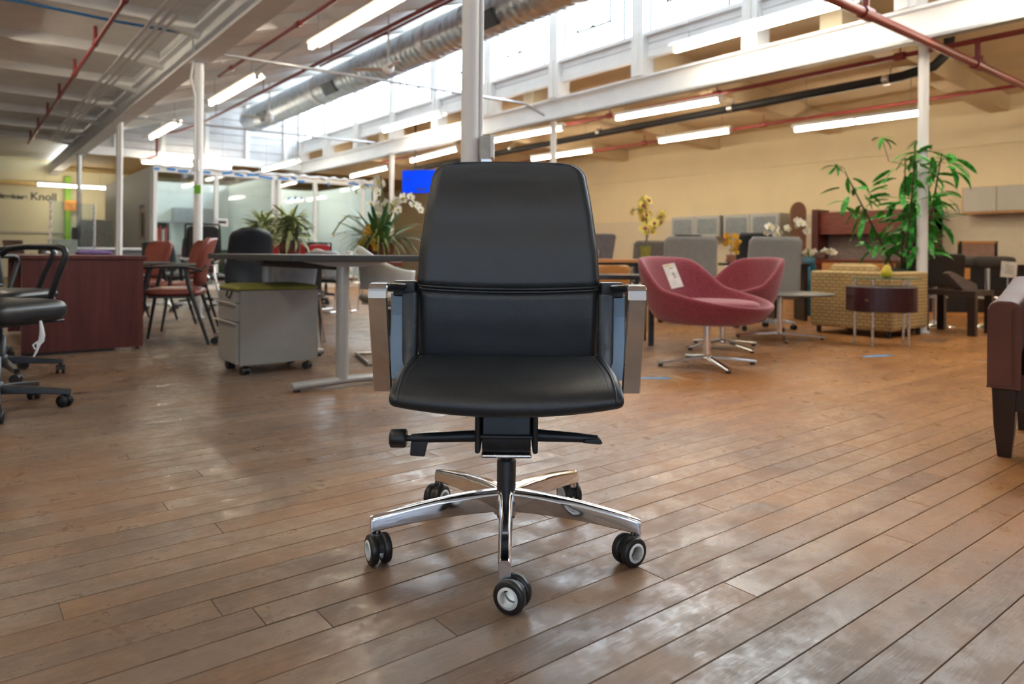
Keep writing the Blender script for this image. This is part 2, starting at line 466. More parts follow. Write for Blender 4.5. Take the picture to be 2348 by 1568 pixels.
while jy < YE:
    w = 0.13
    B().prism([(X1+0.1, 3.42), (XR-0.5, rz2(XR)-0.26), (XR, rz2(XR)-0.26), (XR, rz2(XR)), (X1+0.1, rz2(X1))], jy-w, jy+w, 'y').build('cross_beam', tan_c, c3)
    jy += BAY*1.5
# main beams (I sections) on the column lines
def ibeam(name, x, label):
    e = thing(name, label, 'beam', (x, 0, 0), kind='structure')
    B().box(-0.05, 0.05, YB, YF-0.02, ZB+0.03, ZT-0.03).build('web', white, e)
    B().box(-0.12, 0.12, YB, YF-0.02, ZB, ZB+0.03).build('flange', white, e)
    B().box(-0.12, 0.12, YB, YF-0.02, ZT-0.03, ZT).build('flange', white, e)
    return e
bl = ibeam('beam', X0, 'white steel beam overhead on the left, carried by the slim posts')
br = ibeam('beam', X1, 'long white beam below the clerestory windows')
B().box(-0.03, 0.09, YB, YE, ZB-0.035, ZB-0.005).build('cable_tray', conduit, br, T=Matrix.Translation((-0.11, 0, 0)))
jy = Y00
while jy < YE:
    B().box(-0.03, 0.03, jy-0.03, jy+0.03, ZT, ZT+0.13).box(-0.07, 0.07, jy-0.02, jy+0.02, ZT+0.08, ZT+0.11).build('bracket', offw, bl)
    jy += BAY
# posts
def column(x, y, label, h=ZB):
    e = thing('column', label, 'column', (x, y, 0), group='slim white steel posts', kind='structure')
    B().cyl((0, 0, 0), (0, 0, h), 0.0505, n=24).build('shaft', white, e)
    B().box(-0.09, 0.09, -0.09, 0.09, h-0.012, h).build('cap_plate', white, e)
    B().lathe([(0.075, 0), (0.075, 0.012), (0.06, 0.03), (0.052, 0.03)], 20).build('base_collar', white, e)
    return e
c_near = column(X0, 3.24, 'white round post rising behind the black office chair')
column(X0, 8.86, 'white round post left of the grey pedestal, thermostat wire down its side')
column(X0, 14.05, 'white round post beyond the mahogany desk, with a thinner pipe beside it')
column(X0, 19.2, 'far slim white post under the warm strip light at the left')
column(X1+0.1, 3.13, 'white round post behind the tall bamboo plant')
column(X1, 8.80, 'white round post just right of the black chair top')
column(X1-0.1, 14.15, 'white round post right of the glass room, beside the blue screen')
pc = B().tube([(X0-0.02, 13.75, 0), (X0-0.02, 13.75, 3.0)], 0.03, 10).build('pipe', white)
tag(pc, 'thin white vertical pipe beside the post past the mahogany desk', 'pipe', kind='structure')

# clerestory: posts, boarded spandrels, windows
sashm = M('dark_steel_sash', (0.06, 0.075, 0.085), 0.5, var=0.1)
wglass = glass('window_glass', (0.97, 0.99, 1.0), 0.02)
post_e = thing('wall_clerestory', 'white post and board wall under the clerestory windows', 'wall', (0, 0, 0), kind='structure')
jy = Y00 - 3*BAY
n = 0
ys = []
while jy < YE+0.1:
    ys.append(jy); jy += BAY
for jy in ys:
    B().box(X1-0.14, X1+0.14, jy-0.11, jy+0.11, ZT, 5.34).build('post', white, post_e, bevel=0.004)
    B().box(X1-0.16, X1-0.14, jy-0.03, jy+0.03, ZT, 3.95).build('cover_strip', offw, post_e)
for a in ys[:-1]:
    y0, y1 = a+0.09, a+BAY-0.09
    for i, (z0, z1, d) in enumerate(((3.60, 3.70, 0.05), (3.71, 3.80, 0.03), (3.81, 3.90, 0.03))):
        B().box(X1-d, X1+0.04, y0, y1, z0, z1).build('spandrel_board', white, post_e)
    B().box(X1-0.10, X1+0.08, y0, y1, 3.905, 3.96).build('sill', white, post_e)
    n += 1
    w = thing('window_%d' % n, 'clerestory window bay with steel sash, bright daylight beyond', 'window', (X1+0.03, (y0+y1)/2, 0), kind='structure')
    hw = (y1-y0)/2
    f = B()
    for (p, q, u, v) in ((-hw, hw, 3.96, 4.0), (-hw, hw, 5.19, 5.24), (-hw, -hw+0.035, 3.96, 5.24), (hw-0.035, hw, 3.96, 5.24), (-hw*0.62-0.016, -hw*0.62+0.016, 3.96, 5.24)):
        f.box(-0.015, 0.015, p, q, u, v)
    f.build('window_frame', sashm, w)
    s0, s1 = -hw*0.30, hw*0.62
    f = B()
    for (p, q, u, v) in ((s0, s1, 4.32, 4.352), (s0, s0+0.03, 4.32, 5.0), (s1-0.03, s1, 4.32, 5.0), (s0, s1, 4.97, 5.0)):
        f.box(-0.03, 0.0, p, q, u, v)
    f.box(-0.05, 0.0, (s0+s1)/2-0.03, (s0+s1)/2+0.03, 4.335, 4.37)
    f.build('vent_sash', sashm, w)
    B().box(0.004, 0.008, -hw+0.02, -hw*0.62, 3.98, 5.21).build('pane', wglass, w)
    B().box(0.004, 0.008, -hw*0.62, hw-0.02, 3.98, 5.21).build('pane', wglass, w)
    # daylight portal: only steers sampling of the sky through this opening
    ld = bpy.data.lights.new('window_portal', 'AREA'); ld.shape = 'RECTANGLE'; ld.size = 1.25; ld.size_y = 2*hw
    ld.cycles.is_portal = True
    lo = bpy.data.objects.new('window_portal', ld); COL.objects.link(lo)
    lo.location = (X1+0.12, (y0+y1)/2, 4.6); lo.rotation_euler = (0, PI/2, 0)
# assumed windows, added out of view to give the chair's front daylight
tinted = glass('tinted_window_glass', (0.45, 0.50, 0.56), 0.02)
for (h0, h1, z0, z1), pl in [(q, 'y') for q in BW] + [(q, 'x') for q in LW]:
    n += 1
    c, hw = (h0+h1)/2, (h1-h0)/2
    w = thing('window_%d' % n, 'unseen window added behind the camera to light the chair, bay %d' % n, 'window', (c, YB-0.1, 0) if pl == 'y' else (XL-0.1, c, 0), 0 if pl == 'y' else PI/2, kind='structure')
    f = B()
    for (p, q, u, v) in ((-hw, hw, z0, z0+0.05), (-hw, hw, z1-0.05, z1), (-hw, -hw+0.05, z0, z1), (hw-0.05, hw, z0, z1), (-0.02, 0.02, z0, z1)): f.box(p, q, -0.03, 0.03, u, v)
    f.build('window_frame', white, w)
    B().box(-hw+0.04, -0.02, -0.003, 0.003, z0+0.04, z1-0.04).build('pane', tinted, w)
    B().box(0.02, hw-0.04, -0.003, 0.003, z0+0.04, z1-0.04).build('pane', tinted, w)
    ld = bpy.data.lights.new('window_portal', 'AREA'); ld.shape = 'RECTANGLE'; ld.size = 2*hw; ld.size_y = z1-z0
    ld.cycles.is_portal = True
    lo = bpy.data.objects.new('window_portal', ld); COL.objects.link(lo)
    if pl == 'y': lo.location = (c, YB-0.16, (z0+z1)/2); lo.rotation_euler = (PI/2, 0, 0)
    else: lo.location = (XL-0.16, c, (z0+z1)/2); lo.rotation_euler = (PI/2, 0, -PI/2)
struct('trim_1', B().box(X1-0.16, X1+0.2, YB, YE, 5.24, 5.5), white, 'white header board above the clerestory windows', 'trim')
struct('trim_2', B().box(X1-0.14, X1+0.1, YB, ys[0]-0.09, ZT, 5.3), white, 'plain white wall end of the clerestory behind the camera', 'trim')

# ------------------------------------------------------------------ lights: suspended twin-lamp strips
tubem = M('lit_fluorescent_tube', (0.9, 0.9, 0.85), 0.4, var=0.01, emit=(TUBE_COLOR, TUBE_POWER))
fix = M('white_fixture_enamel', (0.75, 0.74, 0.70), 0.4, var=0.04)
rodm = M('thin_steel_rod', (0.3, 0.3, 0.32), 0.4, metal=0.7)
def strip(p0, p1, top, label, group, refl=True):
    p0, p1 = Vector(p0), Vector(p1); d = p1-p0; L = d.length; rz = math.atan2(d.y, d.x)
    e = thing('strip_light', label, 'light', (p0+p1)/2, rz, group)
    h = L/2
    B().box(-h-0.04, h+0.04, -0.045, 0.045, 0.045, 0.10).build('housing', fix, e, bevel=0.006)
    if refl: B().prism([(-0.13, 0.03), (-0.125, 0.024), (-0.045, 0.09), (0.045, 0.09), (0.125, 0.024), (0.13, 0.03), (0.05, 0.1), (-0.05, 0.1)], -h-0.02, h+0.02, 'x').build('reflector', fix, e)
    for a, b in ((-h+0.02, -0.03), (0.03, h-0.02)):
        B().cyl((a, 0, 0), (b, 0, 0), 0.028, n=10).build('tube', tubem, e)
    for x in (-h, 0, h): B().box(x-0.018, x+0.018, -0.03, 0.03, -0.025, 0.06).build('socket', fix, e)
    for x in (-h*0.8, h*0.8):
        B().cyl((x, 0, 0.09), (x, 0, max(top - p0.z, 0.12)), 0.004, n=5).build('hanger', rodm, e)
    return e
g1 = 'strip lights hung in the high bay'
for (y0, y1), lb in (((1.7, 4.1), 'strip light in the high bay above and ahead of the camera'), ((6.25, 8.7), 'large strip light at top centre, left of the silver duct'), ((10.75, 13.2), 'strip light hung just right of the left-hand post'), ((15.6, 18.1), 'short-looking strip light beside the red pipe bend at far left')):
    strip((3.54, y0, 3.40), (3.54, y1, 3.40), roofz(3.54), lb, g1)
for (y0, y1), lb in (((0.2, 2.6), 'strip light out of frame over the right of the high bay'), ((3.5, 5.75), 'strip light in front of the clerestory boards at upper right'), ((11.2, 13.45), 'strip light below the clerestory, left of the near post'), ):
    strip((7.1, y0, 3.36), (7.1, y1, 3.36), roofz(7.1), lb, g1)
for (y0, y1), lb in (((7.9, 10.2), 'strip light half hidden behind the duct, nearest of three'), ((11.2, 13.4), 'strip light half hidden behind the duct, middle of three'), ((15.6, 17.6), 'strip light half hidden behind the duct, farthest of three')):
    strip((5.75, y0, 4.72), (5.75, y1, 4.72), roofz(5.75), lb, g1)
strip((6.42, 16.6, 2.95), (6.42, 18.9, 2.95), roofz(6.42), 'small strip light above the glass room', g1)
g2 = 'strip lights in the right aisle'
def two(pa, pb, z, lb, g=g2, top=3.5):
    """a strip whose ends are seen at pa and pb, hung at height z"""
    a_, b_ = fl(pa[0], pa[1], z), fl(pb[0], pb[1], z); xm = (a_.x+b_.x)/2; ym = (a_.y+b_.y)/2
    top = rz2(xm)+0.02 if xm > X1 else (3.2 if ym > YE else roofz(xm)+0.02)
    if xm < X0: top = 3.47
    strip(a_, b_, top, lb, g, False)
two((1130, 324), (1290, 295), 3.0, 'warm strip light crossing behind the post right of the chair top')
two((805, 405), (888, 386), 2.95, 'warm strip light above the orchids, left of the blue screen')
two((1413, 273), (1650, 231), 3.05, 'warm strip light in the right aisle below the long beam')
two((943, 370), (1048, 343), 2.95, 'warm strip light just above the blue screen')
two((1220, 366), (1358, 346), 2.95, 'warm strip light low behind the black chair top at right')
two((1512, 325), (1673, 301), 2.95, 'warm strip light near the top of the cream wall, middle')
two((1822, 299), (2122, 259), 2.8, 'warm strip light in front of the cream wall beside the bamboo')
for x, y, q in ((9.0, 1.0, 'under the long beam'), (11.4, 1.0, 'nearest the cream wall')):
    strip((x, y-1.2, 3.0), (x, y+1.2, 3.0), rz2(x)+0.02, 'strip light of the right aisle outside the right edge, ' + q, g2, False)
g3 = 'strip lights at the far left'
two((325, 372), (530, 385), 2.95, 'long strip light over the top of the glass room', g3, 3.2)
two((85, 423), (245, 432), 2.62, 'yellow strip light in front of the lettered far wall', g3, 3.4)
strip((0.2, 8.9, 3.25), (0.2, 11.3, 3.25), 3.46, 'strip light at the left edge under the low ceiling', g3)
strip((-1.2, 4.8, 3.25), (-1.2, 7.2, 3.25), 3.46, 'unseen strip light outside the left edge, added to brighten the left side', g3)  # this strip and the next are unseen, added to brighten the left
strip((-1.2, -3.4, 3.25), (-1.2, -1.0, 3.25), 3.46, 'unseen strip light behind the camera, added to brighten the left side', g3)
strip((-1.0, 1.0, 3.25), (-1.0, 3.4, 3.25), 3.46, 'strip light over the camera under the low ceiling', g3)

# ------------------------------------------------------------------ duct, pipes, fans
du = thing('air_duct', 'large round galvanised spiral air duct running along the high bay', 'duct', (6.0, 0, 4.2))
R_ = 0.30
prof = []
y = YB+0.5
def ring(r, y, n=28): return [(r*math.cos(2*PI*j/n), y, r*math.sin(2*PI*j/n)) for j in range(n)]
rings = [ring(0.02, 18.62), ring(R_, 18.6)]
y = 18.55
while y > YB+0.5:
    rings += [ring(R_, y), ring(R_+0.008, y-0.02), ring(R_, y-0.04)]
    y -= 0.16
B().loft(rings).build('duct_shell', steel, du)
for y in (14.0, 9.6, 6.2, 1.5):
    B().loft([ring(R_+0.012, y), ring(R_+0.016, y+0.01), ring(R_+0.016, y+0.16), ring(R_+0.012, y+0.17)]).build('coupling_band', M('pale_duct_band', (0.66, 0.68, 0.70), 0.4, metal=0.5), du)
for y in (17.0, 13.2, 8.0, 3.0):
    vb = B()
    T = Matrix.Rotation(math.radians(-35), 4, 'Y')
    for i in range(6): vb.box(-R_-0.03, -R_+0.02, y-0.25, y+0.25, -0.10+i*0.035, -0.085+i*0.035, T)
    vb.box(-R_-0.015, -R_+0.03, y-0.27, y+0.27, -0.12, 0.12, T)
    vb.build('vent_grille', M('dark_duct_vent', (0.10, 0.12, 0.14), 0.5, metal=0.5), du)
for y in (16.0, 12.0, 8.0, 4.0):
    B().cyl((0, y, R_), (0, y, roofz(6.0)-4.2), 0.006, n=5).build('hanger', rodm, du)

def pipe(name, pts, r, m, label, cat='pipe', extra=None, n=10, group=None):
    e = thing(name, label, cat, pts[0], group=group)
    o = Vector(pts[0])
    B().tube([tuple(Vector(p)-o) for p in pts], r, n).build('run', m, e)
    for nm, q0, q1, rr_ in (extra or []):
        B().cyl(tuple(Vector(q0)-o), tuple(Vector(q1)-o), rr_, n=8).build(nm, m, e)
    return e
gp = 'red sprinkler pipes'
ex = []
for i in range(-2, 9):
    y = Y00 + (i+0.45)*BAY
    ex += [('riser', (1.26, y, 3.19), (1.26, y, 3.40), 0.022), ('fitting', (1.26, y-0.05, 3.19), (1.26, y+0.05, 3.19), 0.034)]
pipe('sprinkler_pipe', [(1.26, YB+1, 3.19), (1.26, 19.3, 3.19)], 0.024, redp, 'red sprinkler pipe with short risers under the left ceiling', extra=ex, group=gp)
ex = [('fitting', (2.95, y-0.05, 3.30), (2.95, y+0.05, 3.30), 0.036) for y in (4.2, 7.6, 10.0)]
pipe('sprinkler_pipe', [(2.95, 2, 3.30), (2.95, 10.6, 3.30)], 0.022, redp, 'red sprinkler pipe beside the left beam in the high bay', extra=ex, group=gp)
ex = [('hanger', (4.4, y, 3.72), (4.4, y, roofz(4.4)), 0.008) for y in (4, 7, 10, 13, 16)]
pipe('sprinkler_pipe', [(4.4, 2, 3.72), (4.4, 17.5, 3.72), (4.2, 18.6, 3.70), (3.9, 19.2, 3.68), (3.9, 19.25, 3.60), (3.9, 19.25, 3.15), (3.6, 19.6, 3.02)], 0.028, redp, 'red sprinkler pipe that bends down above the glass room corner', extra=ex, group=gp)
pipe('sprinkler_pipe', [(5.15, 6, 4.15), (5.15, 12.2, 4.15)], 0.022, redp, 'thin red sprinkler branch left of the duct under the high ceiling', group=gp)
ex = [('riser', (8.9, 2.98, 2.93), (8.9, 2.98, 3.20), 0.03), ('collar', (8.9, 2.98, 2.93), (8.9, 2.98, 3.02), 0.055), ('riser', (6.3, 2.98, 2.96), (6.3, 2.98, 3.6), 0.03), ('collar', (6.22, 2.98, 2.93), (6.38, 2.98, 2.93), 0.06), ('collar', (8.8, 2.98, 2.93), (9.0, 2.98, 2.93), 0.06)]
pipe('sprinkler_main', [(4.5, 2.98, 2.93), (XR-0.1, 2.98, 2.93)], 0.043, redp, 'thick red sprinkler main crossing the upper right corner', extra=ex, n=14, group=gp)
ex = [('fitting', (8.9, y-0.06, 3.2), (8.9, y+0.06, 3.2), 0.05) for y in (3.8, 6.4, 8.6, 11)] + [('hanger', (8.9, y, 3.2), (8.9, y, 3.75), 0.01) for y in (3.8, 6.4, 8.6, 11)]
pipe('sprinkler_pipe', [(8.9, -1, 3.2), (8.9, 17, 3.2)], 0.03, redp, 'red sprinkler branch just under the long right beam', extra=ex, group=gp)
ex = [('fitting', (11.4, y-0.06, 3.15), (11.4, y+0.06, 3.15), 0.045) for y in (4.5, 7.2, 10)] + [('hanger', (11.4, y, 3.15), (11.4, y, 3.5), 0.01) for y in (4.5, 7.2, 10)]
pipe('sprinkler_pipe', [(11.4, 0, 3.15), (11.4, 16, 3.15)], 0.026, redp, 'red sprinkler branch nearest the cream wall', extra=ex, group=gp)
bp_ = thing('drain_pipe', 'thick black insulated pipe along the right aisle ceiling', 'pipe', (9.9, 0, 3.2))
B().tube([(0.25, 3.72, 0.5), (0.2, 3.72, 0.25), (0.1, 3.85, 0.08), (0, 4.2, 0), (0, 17, -0.1)], 0.065, 14).build('run', blackp, bp_)
for y in (4.35, 6.8, 9.8, 12.6):
    B().cyl((0, y, -0.01), (0, y+0.09, -0.01), 0.073, n=14).build('clamp_band', alum, bp_)
    B().cyl((0, y, 0), (0, y, 0.5), 0.008, n=5).build('hanger', rodm, bp_)
for i, x in enumerate((1.60, 1.69, 1.77)):
    pipe('conduit', [(x, YB+1, 3.20), (x, 18.5, 3.20)], 0.017 if i else 0.022, white, ('white electrical conduit under the left ceiling, %s of three' % ('farthest left', 'middle', 'nearest the beam')[i]), cat='conduit', group='white conduits')
tr1 = pipe('conduit', [(X0+0.05, 8.95, 3.18), (X1-0.5, 8.95, 3.24), (X1-0.1, 8.93, 3.1)], 0.02, conduit, 'grey conduit spanning the hall at the second line of posts', 'conduit', group='cross conduits')
tr2 = pipe('conduit', [(X0+0.05, 14.2, 3.18), (X1-0.5, 14.2, 3.22)], 0.022, conduit, 'grey conduit spanning the hall farther back', 'conduit', group='cross conduits')
pipe('conduit', [(3.54, 0, 3.53), (3.54, 19, 3.53)], 0.012, conduit, 'grey feed conduit above the row of strip lights', 'conduit')
cbw = B().tube([(X0, 8.75, 3.30), (1.4, 8.75, 3.285), (0.5, 8.7, 3.29), (-0.4, 8.75, 3.285), (-1.6, 8.75, 3.31)], 0.016, 7).build('data_cable', M('blue_cable', (0.02, 0.18, 0.45), 0.5))
tag(cbw, 'blue data cable running along a ceiling joist at upper left', 'cable')
cw2 = B().tube([(X0-0.1, 8.8, 3.35), (X0-0.07, 8.8, 3.05), (X0-0.11, 8.8, 2.8), (X0-0.06, 8.8, 2.6), (X0-0.055, 8.8, 1.6)], 0.012, 7).build('flex_conduit', white)
tag(cw2, 'white flexible cable looping down beside the left post', 'cable')
fanm = M('fan_enamel', (0.50, 0.48, 0.45), 0.5)
def fan(x, y, rot, label):
    e = thing('ceiling_fan', label, 'fan', (x, y, 3.5), rot, 'ceiling fans')
    top = roofz(x) - 3.5
    B().cyl((0, 0, 0.08), (0, 0, top), 0.014, n=8).build('downrod', white, e)
    B().lathe([(0.02, 0.12), (0.07, 0.09), (0.09, 0.03), (0.08, -0.03), (0.04, -0.06), (0.01, -0.065)], 16).build('motor', white, e)
    for i in range(3):
        T = Matrix.Rotation(2*PI*i/3, 4, 'Z') @ Matrix.Rotation(0.22, 4, 'X')
        B().prism([(0.08, -0.03), (0.2, -0.06), (0.52, -0.05), (0.54, 0.0), (0.52, 0.05), (0.2, 0.05), (0.08, 0.03)], -0.004, 0.004, 'z', T).build('blade', fanm, e)
fan(5.0, 9.35, 0.3, 'ceiling fan in front of the duct, nearer one')
fan(5.0, 14.4, 1.0, 'ceiling fan near the closed end of the duct, farther one')
# gear box clamped on the near post
jb = thing('junction_box', 'grey electrical box with louvres fixed to the near white post', 'electrical box', (X0, 3.24, 0), -YAW)
B().box(0.055, 0.115, -0.05, 0.05, 1.30, 1.43).build('body', M('box_grey_paint', (0.38, 0.40, 0.38), 0.5), jb, bevel=0.004)
B().box(0.115, 0.135, -0.06, 0.06, 1.31, 1.44).build('cover', white, jb, bevel=0.003)
B().box(0.065, 0.12, -0.05, 0.04, 1.288, 1.302).build('bracket', alum, jb)
pp = B().tube([(X0+0.045, 3.20, 3.0), (X0+0.045, 3.20, 1.42)], 0.011, 7).build('conduit', white)
tag(pp, 'thin conduit dropping down the near post to its box', 'conduit')
# ------------------------------------------------------------------ the black leather office chair
leather = M('black_leather', (0.0165, 0.019, 0.0225), 0.42, var=0.15, scale=6, bump=0.35, bscale=420, spec=0.55, rvar=0.05)
stitch = M('black_thread', (0.02, 0.022, 0.026), 0.6)
rubber = M('caster_rubber', (0.010, 0.010, 0.011), 0.38, var=0.2)
hubm = M('grey_nylon', (0.62, 0.64, 0.64), 0.4, var=0.05)
HX, HY = -0.010, 1.90
hero = thing('office_chair', 'black leather office chair with polished chrome arms and base at centre', 'chair', cw(HX, HY), -YAW)

# seat: side profile lofted across the width
prof = [(0.215, 0.400), (0.232, 0.425), (0.234, 0.455), (0.220, 0.480), (0.15, 0.487), (0.05, 0.486), (-0.06, 0.485), (-0.14, 0.482), (-0.19, 0.474), (-0.225, 0.461), (-0.248, 0.443), (-0.258, 0.422), (-0.252, 0.403), (-0.235, 0.392), (-0.18, 0.388), (-0.06, 0.386), (0.08, 0.388), (0.17, 0.392)]
def seat_section(x, shrink=0.0, hw=0.275):
    s = abs(x)/hw; out = []
    for y, z in prof:
        lo = min(1.0, max(0.0, (0.465-z)/0.06))
        zz = z + lo*0.022*s*s - (1-lo)*0.004*(1-s*s)
        yy = y + (0.012*s*s if y < -0.1 else 0)
        cy, cz = -0.01, 0.440
        yy = cy + (yy-cy)*(1-shrink*0.12); zz = cz + (zz-cz)*(1-shrink)
        out.append((x, yy, zz))
    return out
hw = 0.277
rings = []
for x, sh in ((-hw, 0.22), (-hw+0.002, 0.10), (-hw+0.007, 0.03), (-hw+0.014, 0.0), (-hw+0.019, 0.03), (-hw+0.024, 0.0)):
    rings.append(seat_section(x, sh))
for i in range(-10, 11): rings.append(seat_section(i/10*(hw-0.045)))
for x, sh in ((hw-0.024, 0.0), (hw-0.019, 0.03), (hw-0.014, 0.0), (hw-0.007, 0.03), (hw-0.002, 0.10), (hw, 0.22)):
    rings.append(seat_section(x, sh))
seat = B().loft(rings).build('seat', leather, hero, sub=1)
for s in (-1, 1):
    B().tube([(s*(hw-0.019), p[1], p[2]) for p in seat_section(s*(hw-0.019), 0.0)[3:12]], 0.0024, 6).build('piping', leather, seat)
    st = B(); sec = seat_section(s*(hw-0.034), -0.006)
    for i in range(4, 11):
        a, b = Vector(sec[i]), Vector(sec[i+1])
        m = max(2, int((b-a).length/0.007))
        for k in range(m):
            p, q = a.lerp(b, (k+0.15)/m), a.lerp(b, (k+0.75)/m)
            st.tube([p, q], 0.0006, 4)
    o = st.build('stitching', stitch, seat); o['kind'] = 'stuff'

# backrest
ZS = 0.672
def halfw(z):
    pts = [(0.40, 0.258), (0.50, 0.264), (0.62, 0.267), (0.70, 0.266), (0.80, 0.261), (0.88, 0.252), (0.96, 0.241), (1.06, 0.226)]
    for (a, wa), (b, wb) in zip(pts, pts[1:]):
        if z <= b:
            t = max(0, (z-a)/(b-a)); return wa + (wb-wa)*t
    return pts[-1][1]
def yback(z):
    pts = [(0.40, 0.225), (0.50, 0.203), (0.60, 0.190), (0.68, 0.188), (0.78, 0.199), (0.90, 0.226), (1.06, 0.275)]
    for (a, wa), (b, wb) in zip(pts, pts[1:]):
        if z <= b:
            t = max(0, (z-a)/(b-a)); t2 = t*t*(3-2*t); return wa + (wb-wa)*(0.5*t+0.5*t2)
    return pts[-1][1]
ZTOP, RC = 1.056, 0.045
def back_pt(u, z, off=0.0, top=True):
    """u in -1..1 across, z height; rounded upper corners"""
    w = halfw(z)
    if top and z > ZTOP-RC:
        q = (z-(ZTOP-RC))/RC
        w = w - RC + RC*math.sqrt(max(0.0, 1-q*q))
    zz = z + (0.006*(1-u*u) if z > ZTOP-RC else 0)
    edge = max(0, abs(u)-0.90)/0.10
    return Vector((u*w, yback(z) - 0.020*u*u + 0.016*edge*edge + off, zz))
def upper(a, b):
    u = -1+2*a
    u = math.copysign(1-(1-abs(u))**1.35, u)
    zs = ZS + 0.010*u*u + 0.004
    t = 1-(1-b)**1.6
    return back_pt(u, zs + (ZTOP-zs)*t)
def lower(a, b):
    u = -1+2*a
    u = math.copysign(1-(1-abs(u))**1.35, u)
    zs = ZS + 0.010*u*u - 0.004
    return back_pt(u, 0.42 + (zs-0.42)*b)
br_ = B().sheet(upper, 30, 26, 0.045, dirv=(0, 1, 0)).build('backrest', leather, hero)
tag(br_, 'upper leather back panel')
lo_ = B().sheet(lower, 30, 10, 0.045, dirv=(0, 1, 0)).build('lumbar_panel', leather, hero)
for dz in (-0.0045, 0.0045):
    B().tube([back_pt(-1+2*i/24, ZS + 0.010*(-1+2*i/24)**2 + dz, -0.0005) for i in range(25)], 0.0042, 7).build('seam_roll', leather, lo_)
for dz in (-0.013, 0.013):
    st = B()
    for i in range(72):
        u0, u1 = -0.97+1.94*i/72, -0.97+1.94*(i+0.6)/72
        st.tube([back_pt(u0, ZS+0.010*u0*u0+dz, -0.0006), back_pt(u1, ZS+0.010*u1*u1+dz, -0.0006)], 0.0007, 4)
    o = st.build('stitching', stitch, lo_); o['kind'] = 'stuff'
edge = [back_pt(-1, 0.42+(ZTOP-RC-0.42)*i/16, 0.004) for i in range(17)] + [back_pt(-1, ZTOP-RC+RC*math.sin(PI/2*i/8), 0.004) for i in range(1, 8)]
topn = [back_pt(-1+2*i/14, ZTOP, 0.004) for i in range(15)]
edge = edge + topn + [Vector((-p.x, p.y, p.z)) for p in reversed(edge)]
B().tube(edge, 0.0034, 7, caps=True).build('piping', leather, br_)
edge2 = [p + Vector((0, 0.014, 0)) for p in edge]
B().tube([Vector((p.x*1.004, p.y, p.z)) for p in edge2], 0.0028, 7).build('piping', leather, br_)
def shell(a, b):
    u = -1+2*a; z = 0.44 + (1.045-0.44)*b
    p = back_pt(u*0.985, min(z, ZTOP-0.004), 0.046); return (p.x, p.y, p.z)
B().sheet(shell, 16, 16, 0.012, dirv=(0, 1, 0)).build('back_shell', dark, hero)

# arms: a flat chrome band bent into a loop, black pad on top
def band(path, hw_, t, x, shear=0.0):
    """path of (y, z); flat strip hw_*2 wide along x and t thick"""
    rings = []; m = len(path)
    for i in range(m):
        a, b = path[max(i-1, 0)], path[min(i+1, m-1)]
        ty, tz = b[0]-a[0], b[1]-a[1]; L = math.hypot(ty, tz); ny, nz = -tz/L, ty/L
        y, z = path[i]; c = t*0.3
        cs = [(-hw_, -t/2+c), (-hw_+c, -t/2), (hw_-c, -t/2), (hw_, -t/2+c), (hw_, t/2-c), (hw_-c, t/2), (-hw_+c, t/2), (-hw_, t/2-c)]
        rings.append([(x+u, y+ny*v, z+nz*v) for u, v in cs])
    return rings
def arc(cy, cz, r, a0, a1, n=6):
    return [(cy + r*math.cos(a0+(a1-a0)*i/n), cz + r*math.sin(a0+(a1-a0)*i/n)) for i in range(n+1)]
for s in (-1, 1):
    x = s*0.318
    p = [(-0.088, 0.428), (-0.100, 0.47), (-0.170, 0.672)] + arc(-0.152, 0.683, 0.018, PI*0.93, PI/2) + [(-0.10, 0.700), (0.155, 0.687)] + arc(0.160, 0.672, 0.015, PI/2, 0.08)
    arm = B().loft(band(p, 0.0235, 0.0105, x), smooth=False).build('armrest', chrome, hero)
    tag(arm, 'polished chrome arm loop')
    rp = [(0.1615, 0.664), (0.162, 0.60), (0.13, 0.42)]
    B().loft(band(rp, 0.0230, 0.0125, x), smooth=False).build('rear_post', M('blue_grey_satin', (0.16, 0.21, 0.26), 0.42, metal=0.5, var=0.06), arm)
    padp = [(-0.132, 0.6985), (-0.12, 0.699), (0.12, 0.687), (0.172, 0.684)]
    B().loft(band(padp, 0.0242, 0.0165, x), smooth=False).build('arm_pad', dark, arm)
    B().loft(band([(-0.11, 0.690), (0.14, 0.676)], 0.019, 0.008, x), smooth=False).build('pad_underside', dark, arm)
    B().box(min(s*0.27, s*0.335), max(s*0.27, s*0.335), 0.150, 0.20, 0.655, 0.70).build('back_bracket', dark, arm, bevel=0.006)
    B().box(min(s*0.262, s*0.305), max(s*0.262, s*0.305), 0.130, 0.175, 0.40, 0.67).build('side_post', M('blue_grey_enamel', (0.030, 0.040, 0.052), 0.25, var=0.1, spec=0.7), arm, bevel=0.008)
    B().box(min(s*0.18, s*0.30), max(s*0.18, s*0.30), -0.06, 0.12, 0.412, 0.424).build('arm_mount', dark, arm, bevel=0.004)

